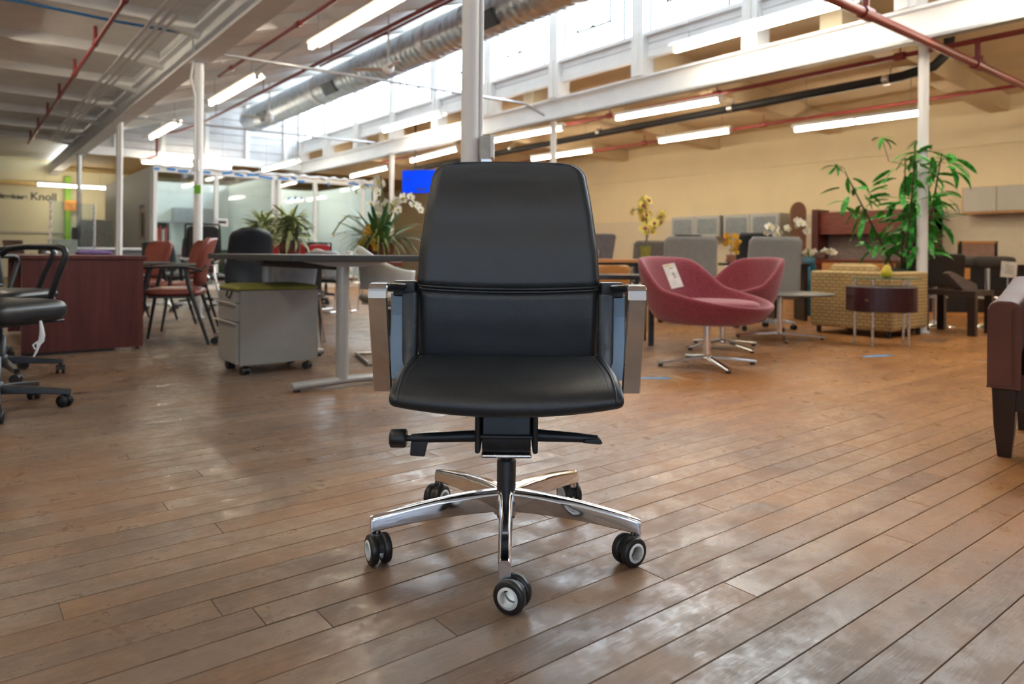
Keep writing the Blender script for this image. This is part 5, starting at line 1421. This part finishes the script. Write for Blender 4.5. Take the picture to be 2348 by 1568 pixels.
for x, y in ((-0.22, 0.08), (0.22, 0.08), (-0.15, -0.10), (0.17, -0.10)):
    B().cyl((x, y, 0), (x, y, 0.30), 0.011, n=10).build('leg', alum, sd)
    B().cyl((x, y, 0.515), (x, y, 0.593), 0.009, n=8).build('glass_post', alum, sd)
pr = thing('pear', 'yellow decorative pear on the glass side table', 'fruit', cw(3.33, 6.28, 0.601))
B().lathe([(0.008, 0), (0.035, 0.006), (0.052, 0.028), (0.050, 0.052), (0.034, 0.078), (0.026, 0.098), (0.016, 0.112), (0.003, 0.115)], 20).build('flesh', M('yellow_pear_skin', (0.55, 0.42, 0.02), 0.35, var=0.1), pr)
B().tube([(0, 0, 0.112), (0.004, 0, 0.128)], 0.0025, 5).build('stalk', stemm, pr)

# upholstered grey chairs seen from behind
gk = 'grey upholstered task chairs'
task_chair('task_chair', 'large grey task chair back directly behind the coffee table', 2.70, 7.55, 183, bm=grey_up, sm=grey_up, base=alum, rot=0.5, back_dim=(0.28, 0.275, 0.34, 0.985), group=gk, arms='t', frame=alum)
task_chair('task_chair', 'grey task chair back behind the pink chair, in line with the price card', 2.05, 8.30, 176, bm=grey_up, sm=grey_up, base=alum, rot=0.2, back_dim=(0.30, 0.295, 0.40, 1.0), group=gk, arms='t', frame=alum)
task_chair('task_chair', 'darker grey task chair back beside the yellow orchid pot', 1.88, 9.85, 184, bm=M('dark_grey_upholstery', (0.17, 0.155, 0.15), 0.8), sm=grey_up, base=alum, rot=0.9, back_dim=(0.26, 0.25, 0.42, 0.98), group=gk, arms='t', frame=alum)
task_chair('task_chair', 'slate grey tapered chair back just right of the office chair', 1.20, 9.85, 172, bm=M('slate_upholstery', (0.16, 0.155, 0.175), 0.8), sm=grey_up, base=alum, rot=0.4, back_dim=(0.18, 0.25, 0.62, 1.07), group=gk, arms='t', frame=alum)
kb_ = 'ribbed black chairs'
for X, Y, fc, lb in ((3.32, 9.9, 178, 'ribbed black chair between the two big grey chair backs'), (3.70, 10.7, 165, 'ribbed black chair partly behind the coffee table chair'), (2.62, 11.0, 190, 'ribbed black chair top above the grey chair near the orchid')):
    e = task_chair('ribbed_chair', lb, X, Y, fc, bm=blkleath, sm=blkleath, base=chrome, frame=chrome, rot=X, back_dim=(0.25, 0.24, 0.5, 1.10), group=kb_, arms='loop')
    for i in range(11):
        z = 0.55 + i*0.048
        B().tube([(-0.22, 0.155+0.11*(z-0.5), z), (0, 0.185+0.11*(z-0.5), z), (0.22, 0.155+0.11*(z-0.5), z)], 0.017, 6).build('rib', blkleath, e)

# tables behind the chairs
wt = thing('meeting_table', 'honey wood table end with black frame, right of the office chair', 'table', cw(1.05, 8.1), -YAW)
B().box(-0.55, 0.40, -0.35, 0.35, 0.70, 0.735).build('tabletop', maple, wt, bevel=0.003)
B().box(-0.50, 0.36, -0.30, 0.30, 0.655, 0.70).build('apron', dark, wt)
for x in (-0.45, 0.33):
    for y in (-0.28, 0.28): B().box(x-0.025, x+0.025, y-0.025, y+0.025, 0, 0.66).build('leg', dark, wt)
wt2 = thing('meeting_table', 'dark red wood table under the yellow orchid', 'table', cw(2.02, 8.72) if False else cw(1.62, 8.85), -YAW)
B().box(-0.22, 0.6, -0.15, 0.15, 0.70, 0.735).build('tabletop', mahog_h, wt2, bevel=0.003)
for x in (-0.17, 0.55):
    for y in (-0.10, 0.10): B().box(x-0.025, x+0.025, y-0.025, y+0.025, 0, 0.70).build('leg', dark, wt2)
lo_t = thing('low_table', 'low black table edge level with the chrome arm of the office chair', 'table', cw(0.90, 6.3), -YAW)
B().box(-0.35, 0.36, -0.22, 0.22, 0.57, 0.61).build('tabletop', M('black_slate_top', (0.03, 0.033, 0.04), 0.25), lo_t, bevel=0.003)
for x in (-0.30, 0.31):
    for y in (-0.18, 0.18): B().box(x-0.022, x+0.022, y-0.022, y+0.022, 0, 0.57).build('leg', dark, lo_t)
oc = thing('wood_chair', 'honey plywood chair with black arms under the wood table', 'chair', cw(0.98, 7.35), -YAW+rad(190))
curved_back(0.20, 0.20, 0.46, 0.68, 0.20, 0.24, 0.05, t=0.015).build('backrest', maple, oc)
cushion(b := B(), 0.44, 0.42, 0.42, 0.45, 0.06, 0.005)
b.build('seat', maple, oc)
for s in (-1, 1):
    for y in (-0.18, 0.18): B().tube([(s*0.2, y*1.2, 0), (s*0.18, y, 0.43)], 0.011, 6).build('leg', dark, oc)
    B().tube([(s*0.23, 0.2, 0.5), (s*0.25, 0.05, 0.63), (s*0.24, -0.15, 0.6)], 0.013, 6).build('armrest', dark, oc)

# yellow orchid in a ribbed pot
p = cw(1.66, 8.78, 0.735)
yo = thing('yellow_orchid', 'yellow and magenta orchid in a ribbed olive pot', 'plant', p, -YAW)
n = 24
B().loft([[((r*(1+0.05*(j % 2)))*math.cos(2*PI*j/n), (r*(1+0.05*(j % 2)))*math.sin(2*PI*j/n), z) for j in range(n)] for r, z in ((0.052, 0), (0.07, 0.16), (0.062, 0.16), (0.05, 0.14))], smooth=False).build('pot', M('olive_ceramic', (0.26, 0.25, 0.05), 0.35, var=0.15), yo)
ro = random.Random(4)
for a, l_, m_ in ((2.6, 0.22, None), (0.5, 0.16, None), (-0.6, 0.2, None), (3.6, 0.18, None)):
    put(L_orch[1], 'leaf', yo, (0, 0, 0.15), (0, -0.55, a), l_)
spray(yo, [(0, 0, 0.15), (0.01, 0, 0.32), (0.0, -0.02, 0.52), (-0.04, -0.03, 0.66), (-0.02, -0.05, 0.72)], F_yellow, 0.072, 13, ro, 0)
spray(yo, [(0, 0, 0.15), (0.03, 0, 0.32), (0.10, -0.02, 0.46), (0.17, -0.03, 0.54)], F_yellow, 0.070, 9, ro, 0)
spray(yo, [(-0.02, -0.02, 0.6), (-0.12, -0.03, 0.62), (-0.20, -0.03, 0.58)], F_yellow, 0.035, 3, ro, 0)
# white orchids
def white_orchid(label, X, Y, z, n_, w, seed, top=0.35):
    r0 = random.Random(seed)
    e = thing('white_orchid', label, 'plant', cw(X, Y, z), -YAW, 'small white orchids')
    B().lathe([(0.06, 0), (0.085, 0.10), (0.075, 0.10), (0.01, 0.09)], 14).build('pot', potbrown, e)
    for a in (0.3, 2.2, 4.1): put(L_orch[1], 'leaf', e, (0, 0, 0.09), (0, -0.6, a), 0.2)
    spray(e, [(0, 0, 0.1), (-w*0.3, 0, top*0.8), (-w*0.7, -0.02, top), (-w, -0.02, top*0.8)], F_white, 0.055, n_, r0, 0)
    spray(e, [(0, 0, 0.1), (w*0.2, 0, top*0.9), (w*0.6, -0.02, top*1.15), (w*0.9, -0.02, top*0.9)], F_white, 0.055, n_+2, r0, 0)
st_ = thing('plant_stand', 'plain dark stand behind the big grey chair, holding white orchids', 'stand', cw(3.40, 8.75), -YAW)
B().box(-0.22, 0.22, -0.18, 0.18, 0.66, 0.70).build('stand_top', wenge, st_)
for x in (-0.18, 0.18): B().box(x-0.02, x+0.02, -0.16, 0.16, 0, 0.66).build('leg', wenge, st_)
white_orchid('white orchid spray above the big grey chair back', 3.40, 8.75, 0.70, 5, 0.24, 8, 0.48)
vs_ = thing('plant_stand', 'mahogany stand holding white blossoms left of the hutch desk', 'stand', cw(4.45, 10.2), -YAW)
B().box(-0.22, 0.22, -0.2, 0.2, 0.68, 0.74).build('stand_top', mahog_h, vs_)
B().box(-0.19, 0.19, -0.17, 0.17, 0, 0.68).build('pedestal', mahog, vs_)
white_orchid('low white blossoms on the mahogany stand beside the tan chair', 4.45, 10.2, 0.74, 5, 0.22, 17, 0.12)
dry = thing('dried_flowers', 'dried amber and white blooms between the grey chairs', 'plant', cw(2.62, 8.45, 0.70), -YAW)
B().lathe([(0.05, 0), (0.06, 0.10), (0.05, 0.10), (0.01, 0.09)], 12).build('pot', M('terracotta', (0.22, 0.08, 0.05), 0.7), dry)
rd = random.Random(9)
for i in range(18): put(rd.choice((F_amber, F_amber, F_white)), 'flower', dry, (rd.uniform(-0.07, 0.08), rd.uniform(-0.05, 0.05), rd.uniform(0.12, 0.34)), (PI/2+rd.uniform(-0.6, 0.6), 0, rd.uniform(-1, 1)), 0.04)
B().tube([(0, 0, 0.1), (0.0, 0, 0.33)], 0.006, 5).build('stem', stemm, dry)
dst = thing('plant_stand', 'small black stand under the dried blooms', 'stand', cw(2.62, 8.45), -YAW)
B().box(-0.12, 0.12, -0.12, 0.12, 0.67, 0.70).build('stand_top', dark, dst)
B().cyl((0, 0, 0.01), (0, 0, 0.67), 0.02, n=10).build('pole', chrome, dst)
B().lathe([(0.15, 0), (0.15, 0.01), (0.03, 0.02)], 18).build('foot', chrome, dst)

# wall cabinets with glass doors
for i, (y0, lb) in enumerate(((9.85, 'frosted glass wall cabinet at the left of the pair on the cream wall'), (8.45, 'frosted glass wall cabinet at the right of the pair on the cream wall'))):
    wc = thing('wall_cabinet', lb, 'cabinet', (XR-0.2, y0, 0), 0, 'frosted wall cabinets')
    B().box(-0.17, 0.17, -0.66, 0.66, 1.19, 1.66).build('body', silver, wc, bevel=0.004)
    for k in (-1, 1):
        d = B().box(-0.19, -0.172, min(k*0.02, k*0.64), max(k*0.02, k*0.64), 1.21, 1.645).build('door', silver, wc, bevel=0.003)
        B().box(-0.193, -0.188, min(k*0.07, k*0.59), max(k*0.07, k*0.59), 1.26, 1.595).build('pane', M('frosted_blue_glass', (0.20, 0.23, 0.25), 0.3, var=0.1), d)
# arched brown panel
ar = thing('arched_screen', 'tall brown arch-topped panel beside the hutch', 'panel', cw(5.42, 13.4), -YAW)
B().prism([(-0.15, 0.0), (0.15, 0.0)] + [(0.15*math.cos(PI*i/16), 1.62+0.20*math.sin(PI*i/16)) for i in range(17)], -0.02, 0.02, 'y').build('panel', M('tobacco_laminate', (0.17, 0.075, 0.040), 0.4, var=0.08), ar)
B().box(-0.2, 0.2, -0.15, 0.15, 0, 0.03).build('foot', dark, ar)
# mahogany hutch desk against the wall
hd = thing('hutch_desk', 'mahogany credenza with bow-front overhead hutch against the cream wall', 'desk', (XR-0.02, 6.05, 0))
B().box(-0.62, -0.02, -1.15, 1.0, 0.70, 0.74).build('desk_top', mahog_h, hd, bevel=0.004)
for y0, y1 in ((-1.12, -0.72), (0.57, 0.97)):
    pdn = B().box(-0.58, -0.03, y0, y1, 0.0, 0.70).build('pedestal', mahog, hd)
    for z0, z1 in ((0.04, 0.26), (0.27, 0.48), (0.49, 0.69)): B().box(-0.595, -0.58, y0+0.01, y1-0.01, z0, z1).build('drawer', mahog, pdn)
for y in (-1.10, 0.93): B().box(-0.38, -0.02, y, y+0.04, 0.74, 1.62).build('side_panel', mahog, hd)
B().box(-0.04, -0.02, -1.08, 0.95, 0.74, 1.62).build('back_panel', M('taupe_tackboard', (0.20, 0.15, 0.13), 0.8), hd)
bow = [(-0.36-0.09*math.sin(PI*(i/16)), -1.10+2.06*i/16) for i in range(17)] + [(-0.02, 0.96), (-0.02, -1.10)]
B().prism(bow, 1.21, 1.62, 'z').build('overhead_door', mahog_h, hd)
B().box(-0.44, -0.02, 0.90, 1.02, 0.74, 1.68).build('end_tower', mahog, hd)
# white wall cabinet with oak ends
wo = thing('wall_cabinet', 'glossy white wall cabinet with oak end, right of the bamboo', 'cabinet', (XR-0.02, 3.55, 0))
B().box(-0.36, -0.02, -0.98, 0.98, 1.50, 1.93).build('carcass', wood('oak_veneer', (0.42, 0.20, 0.06), (0.52, 0.28, 0.10), 0.45, grain=(8, 8, 1)), wo)
for i in range(4):
    y0 = -0.93 + i*0.475
    B().box(-0.38, -0.362, y0, y0+0.465, 1.535, 1.925).build('door', M('glossy_greige', (0.48, 0.46, 0.40), 0.06, var=0.02, spec=0.8), wo)
# black hook rail
hk_ = thing('wall_hook', 'black iron hook on the cream wall at the right edge', 'hook', (XR-0.02, 1.65, 0))
B().box(-0.03, 0.0, -0.12, 0.12, 1.16, 1.22).build('plate', dark, hk_, bevel=0.004)
for y in (-0.10, 0.08): B().tube([(-0.02, y, 1.20), (-0.08, y+0.02, 1.24), (-0.08, y-0.02, 1.32)], 0.012, 6).build('prong', dark, hk_)
B().tube([(-0.02, 0.1, 1.17), (-0.06, 0.12, 1.10)], 0.012, 6).build('prong', dark, hk_)

# bamboo in a black pot
bpz = (8.12, 3.40, 0)
bam = thing('bamboo_plant', 'tall bright green bamboo plant in a black pot', 'plant', bpz, -YAW)
bam.scale = (0.92, 0.92, 0.95)
B().lathe([(0.13, 0), (0.15, 0.02), (0.175, 0.66), (0.185, 0.70), (0.165, 0.70), (0.15, 0.62), (0.01, 0.61)], 22).build('pot', dark, bam)
rb = random.Random(33)
canes = [[(-0.05, 0, 0.6), (-0.10, -0.15, 1.2), (-0.20, -0.35, 1.92)], [(-0.05, -0.03, 0.6), (-0.13, -0.34, 1.3), (-0.20, -0.55, 2.02)], [(0.04, -0.03, 0.6), (0.12, -0.32, 1.3), (0.11, -0.52, 1.95)], [(0.06, 0.02, 0.6), (0.10, -0.10, 1.3), (0.20, -0.2, 1.95)], [(0.09, 0, 0.6), (0.14, 0, 1.2), (0.36, 0.02, 1.85)], [(-0.08, 0, 0.6), (-0.38, -0.02, 1.15), (-0.74, -0.04, 1.80)], [(0.0, 0.05, 0.6), (0.16, 0.05, 1.25), (0.28, 0.05, 2.05)]]
for c in canes: B().tube(c, [0.014, 0.012, 0.006], 7).build('cane', cane, bam)
for i in range(245):
    c = rb.choice(canes[:5] + canes if i % 6 else canes)
    t = rb.random()**0.75; t = 0.16+0.84*t
    f = t*2; k = min(int(f), 1); p = Vector(c[k]).lerp(Vector(c[k+1]), f-k)
    a = rb.uniform(0, 2*PI); sp_ = rb.uniform(0.02, 0.20)
    p = p + Vector((math.cos(a)*sp_, math.sin(a)*sp_*0.8, rb.uniform(-0.08, 0.08)))
    if p.z < 0.78: p.z = 0.78 + rb.random()*0.25
    dq = Vector((p.x+0.02, p.y+0.40, 0))          # keep clear of the post
    if dq.length < 0.10: p = p + dq.normalized()*(0.10-dq.length)
    put(rb.choice(L_bamboo), 'leaf', bam, p, (rb.uniform(-0.6, 0.6), rb.uniform(-0.5, 0.9), a), rb.uniform(0.18, 0.30))
for (x0, z0), (x1, z1) in (((-0.74, 1.80), (-0.82, 1.86)), ((-0.2, 1.92), (-0.28, 2.18)), ((0.2, 1.95), (0.14, 2.16)), ((0.36, 1.85), (0.46, 1.98)), ((-0.5, 1.35), (-0.62, 1.32)), ((-0.3, 1.05), (-0.46, 0.98)), ((0.1, 0.95), (0.26, 0.88))):
    B().tube([(x0, 0, z0), (x1, 0, z1)], 0.004, 5).build('twig', cane, bam)
    for j in range(7):
        a = rb.uniform(0, 2*PI); put(rb.choice(L_bamboo), 'leaf', bam, (x1, 0, z1), (rb.uniform(-0.5, 0.5), rb.uniform(-0.6, 0.8), a), rb.uniform(0.13, 0.20))

# dark stools, low table and neighbours at the right
def stool(label, X, Y, face, backed):
    loc, rz = place(X, Y, face)
    e = thing('bar_stool', label, 'stool', loc, rz, 'chrome pedestal stools')
    B().lathe([(0.21, 0), (0.205, 0.012), (0.12, 0.03), (0.04, 0.055), (0.026, 0.06)], 28).build('base', chrome, e)
    B().cyl((0, 0, 0.05), (0, 0, 0.68), 0.025, n=14).build('pole', chrome, e)
    B().tube([(0.15*math.cos(2*PI*i/20), 0.15*math.sin(2*PI*i/20)-0.05, 0.33) for i in range(20)], 0.011, 7, closed=True).build('footrest', chrome, e)
    cushion(b := B(), 0.44, 0.40, 0.67, 0.80 if not backed else 0.74, 0.06, 0.008)
    b.build('seat', M('dark_stool_fabric', (0.035, 0.026, 0.020), 0.7, var=0.4, scale=90), e)
    if backed:
        curved_back(0.20, 0.20, 0.46, 0.83, 0.20, 0.23, 0.02, t=0.03, corner=0.02).build('backrest', M('espresso_leather', (0.024, 0.017, 0.013), 0.5), e)
    return e
stool('dark backed stool with a chrome disc base right of the tan chair', 4.88, 8.15, 180, True)
stool('dark cushioned stool with chrome pole, a white card beside it', 5.42, 8.05, 170, False)
pt_ = thing('low_table', 'dark wenge low table with square legs in front of the stools', 'table', cw(4.66, 7.40), rad(0))
B().box(-0.26, 0.26, -0.26, 0.26, 0.40, 0.45).build('tabletop', wenge, pt_, bevel=0.003)
for x in (-0.225, 0.225):
    for y in (-0.225, 0.225): B().box(x-0.035, x+0.035, y-0.035, y+0.035, 0, 0.40).build('leg', wenge, pt_)
wd_ = thing('sample_wedge', 'brown display wedge standing on the wenge low table', 'display', cw(4.68, 7.40, 0.45), -YAW)
B().prism([(-0.14, 0.17), (-0.10, 0.19), (0.16, 0.06), (0.17, 0.0), (0.02, 0.0)], -0.05, 0.05, 'y').build('panel', M('taupe_board', (0.16, 0.11, 0.09), 0.6), wd_)
B().box(0.0, 0.15, 0.05, 0.08, 0, 0.03).build('foot', dark, wd_)
cd = thing('sign_card', 'white printed card on a thin holder beside the stool', 'card', cw(5.30, 7.60, 0), -YAW)
B().box(-0.085, 0.085, -0.004, 0.004, 0.58, 0.75).build('sheet', M('card_white', (0.62, 0.58, 0.52), 0.6), cd, T=Matrix.Rotation(rad(4), 4, 'Y'))
for i in range(5): B().box(-0.04, 0.05, -0.006, -0.004, 0.62+i*0.02, 0.627+i*0.02).build('print', M('grey_print'), cd, T=Matrix.Rotation(rad(4), 4, 'Y'))
B().cyl((0.04, 0.01, 0), (0.04, 0.01, 0.60), 0.006, n=6).build('holder', alum, cd)
B().lathe([(0.09, 0), (0.09, 0.008), (0.01, 0.014)], 16, (0.04, 0.01, 0)).build('holder_base', alum, cd)
cz = thing('credenza', 'black credenza with a honey wood drawer behind the stools', 'cabinet', cw(6.15, 9.75), -YAW)
B().box(-0.55, 0.75, -0.25, 0.25, 0.04, 0.66).build('body', dark, cz)
B().box(-0.50, 0.0, -0.27, -0.25, 0.50, 0.665).build('drawer', maple, cz)
B().box(0.10, 0.70, -0.265, -0.25, 0.10, 0.34).build('open_shelf', wenge, cz)
B().box(-0.6, 0.8, -0.27, 0.27, 0.66, 0.70).build('top', wenge, cz)
B().box(-0.55, 0.75, -0.26, -0.22, 0.0, 0.05).build('plinth', maple, cz)
fcx = thing('frame_chair', 'wood-framed chair back with pinkish panel behind the stools', 'chair', cw(7.05, 10.7), -YAW)
B().box(-0.25, 0.25, -0.01, 0.01, 0.62, 1.0).build('back_panel', M('dusty_rose_fabric', (0.36, 0.22, 0.17), 0.8), fcx)
for x in (-0.27, 0.27): B().box(x-0.02, x+0.02, -0.02, 0.02, 0, 1.04).build('back_post', wenge, fcx)
B().box(-0.30, 0.30, -0.02, 0.02, 1.0, 1.04).build('top_rail', maple, fcx)
B().box(-0.27, 0.27, 0.0, 0.45, 0.40, 0.46).build('seat', wenge, fcx)
for x in (-0.25, 0.25): B().box(x-0.02, x+0.02, 0.4, 0.44, 0, 0.40).build('leg', wenge, fcx)
wt3 = thing('maple_bench', 'honey maple bench top showing above the tan chair back', 'bench', cw(4.85, 9.6), -YAW)
B().box(-0.55, 0.25, -0.2, 0.2, 0.60, 0.70).build('top', maple, wt3)
for x in (-0.5, 0.2): B().box(x-0.03, x+0.03, -0.18, 0.18, 0, 0.60).build('leg', maple, wt3)
bv = thing('blue_vase', 'teal vase with green stems beside the tan chair', 'vase', cw(3.95, 9.4), -YAW)
B().lathe([(0.08, 0), (0.11, 0.2), (0.12, 0.5), (0.08, 0.70), (0.09, 0.78), (0.08, 0.78), (0.07, 0.70), (0.01, 0.1)], 18).build('vase', M('teal_glaze', (0.01, 0.10, 0.16), 0.2, var=0.2), bv)
for i in range(12): put(L_orch[i % 3], 'leaf', bv, (0, 0, 0.72), (0, -rb.uniform(0.6, 1.4), rb.uniform(0, 6.28)), 0.22)

# brown leather armchair at the right edge
bc = thing('leather_armchair', 'brown leather armchair with tapered dark legs cut by the right edge', 'chair', cw(2.385, 2.785), -YAW + rad(-42))
bleath = M('cognac_leather', (0.105, 0.036, 0.024), 0.5, var=0.14, scale=5, bump=0.25, bscale=260, spec=0.3)
for s in (-1, 1):
    # rolled-top arm that rises towards the back
    rings = []
    for y, zt in ((-0.33, 0.605), (-0.325, 0.614), (-0.2, 0.622), (-0.05, 0.64), (0.10, 0.665), (0.30, 0.70)):
        w = 0.055; x = s*0.325
        rings.append([(x-w, y, 0.275), (x+w, y, 0.275), (x+w, y, zt-0.03), (x+w*0.8, y, zt-0.008), (x+w*0.4, y, zt), (x-w*0.4, y, zt), (x-w*0.8, y, zt-0.008), (x-w, y, zt-0.03)])
    am = B().loft(rings, smooth=False).build('arm', bleath, bc, bevel=0.010, seg=3)
    x = s*0.325
    B().tube([(x-s*0.030, -0.332, 0.28), (x-s*0.030, -0.332, 0.585)], 0.003, 6).build('seam', bleath, am)
    B().tube([(x-0.056, -0.334, 0.276), (x+0.056, -0.334, 0.276)], 0.0045, 6).build('piping', bleath, am)
    lgx = B().loft([[(x+cx, -0.285+cy, z) for cx, cy in ((-w, -w), (w, -w), (w, w), (-w, w))] for z, w in ((0.0, 0.022), (0.12, 0.034), (0.275, 0.040))], smooth=False)
    lgx.build('leg', wenge, bc, bevel=0.004)
    B().loft([[(x+cx, 0.30+cy, z) for cx, cy in ((-w, -w), (w, -w), (w, w), (-w, w))] for z, w in ((0.0, 0.02), (0.275, 0.035))], smooth=False).build('leg', wenge, bc)
B().box(-0.30, 0.30, -0.315, 0.30, 0.185, 0.275).build('apron', wenge, bc, bevel=0.004)
B().box(-0.27, 0.27, -0.31, 0.30, 0.27, 0.33).build('seat_deck', bleath, bc)
cushion(b := B(), 0.54, 0.60, 0.30, 0.45, 0.05, 0.02, T=Matrix.Translation((0, -0.03, 0)))
b.build('seat_cushion', bleath, bc)
B().box(-0.27, 0.27, 0.22, 0.34, 0.28, 0.82).build('backrest', bleath, bc, bevel=0.03, seg=3)
# blue tape on the floor
bt = M('blue_floor_tape', (0.06, 0.34, 0.72), 0.6, var=0.1)
for (px, py, w, r, lb) in ((2012, 816, 0.30, 0.35, 'strip of blue tape on the floor in front of the tan chair'), (1498, 867, 0.20, 0.0, 'strip of blue tape on the floor beside the chrome arm')):
    o = B().box(-w/2, w/2, -0.024, 0.024, 0.0, 0.0012).build('floor_tape', bt)
    o.location = fl(px, py); o.rotation_euler = (0, 0, -YAW + r)
    tag(o, lb, 'tape', 'blue floor tape')
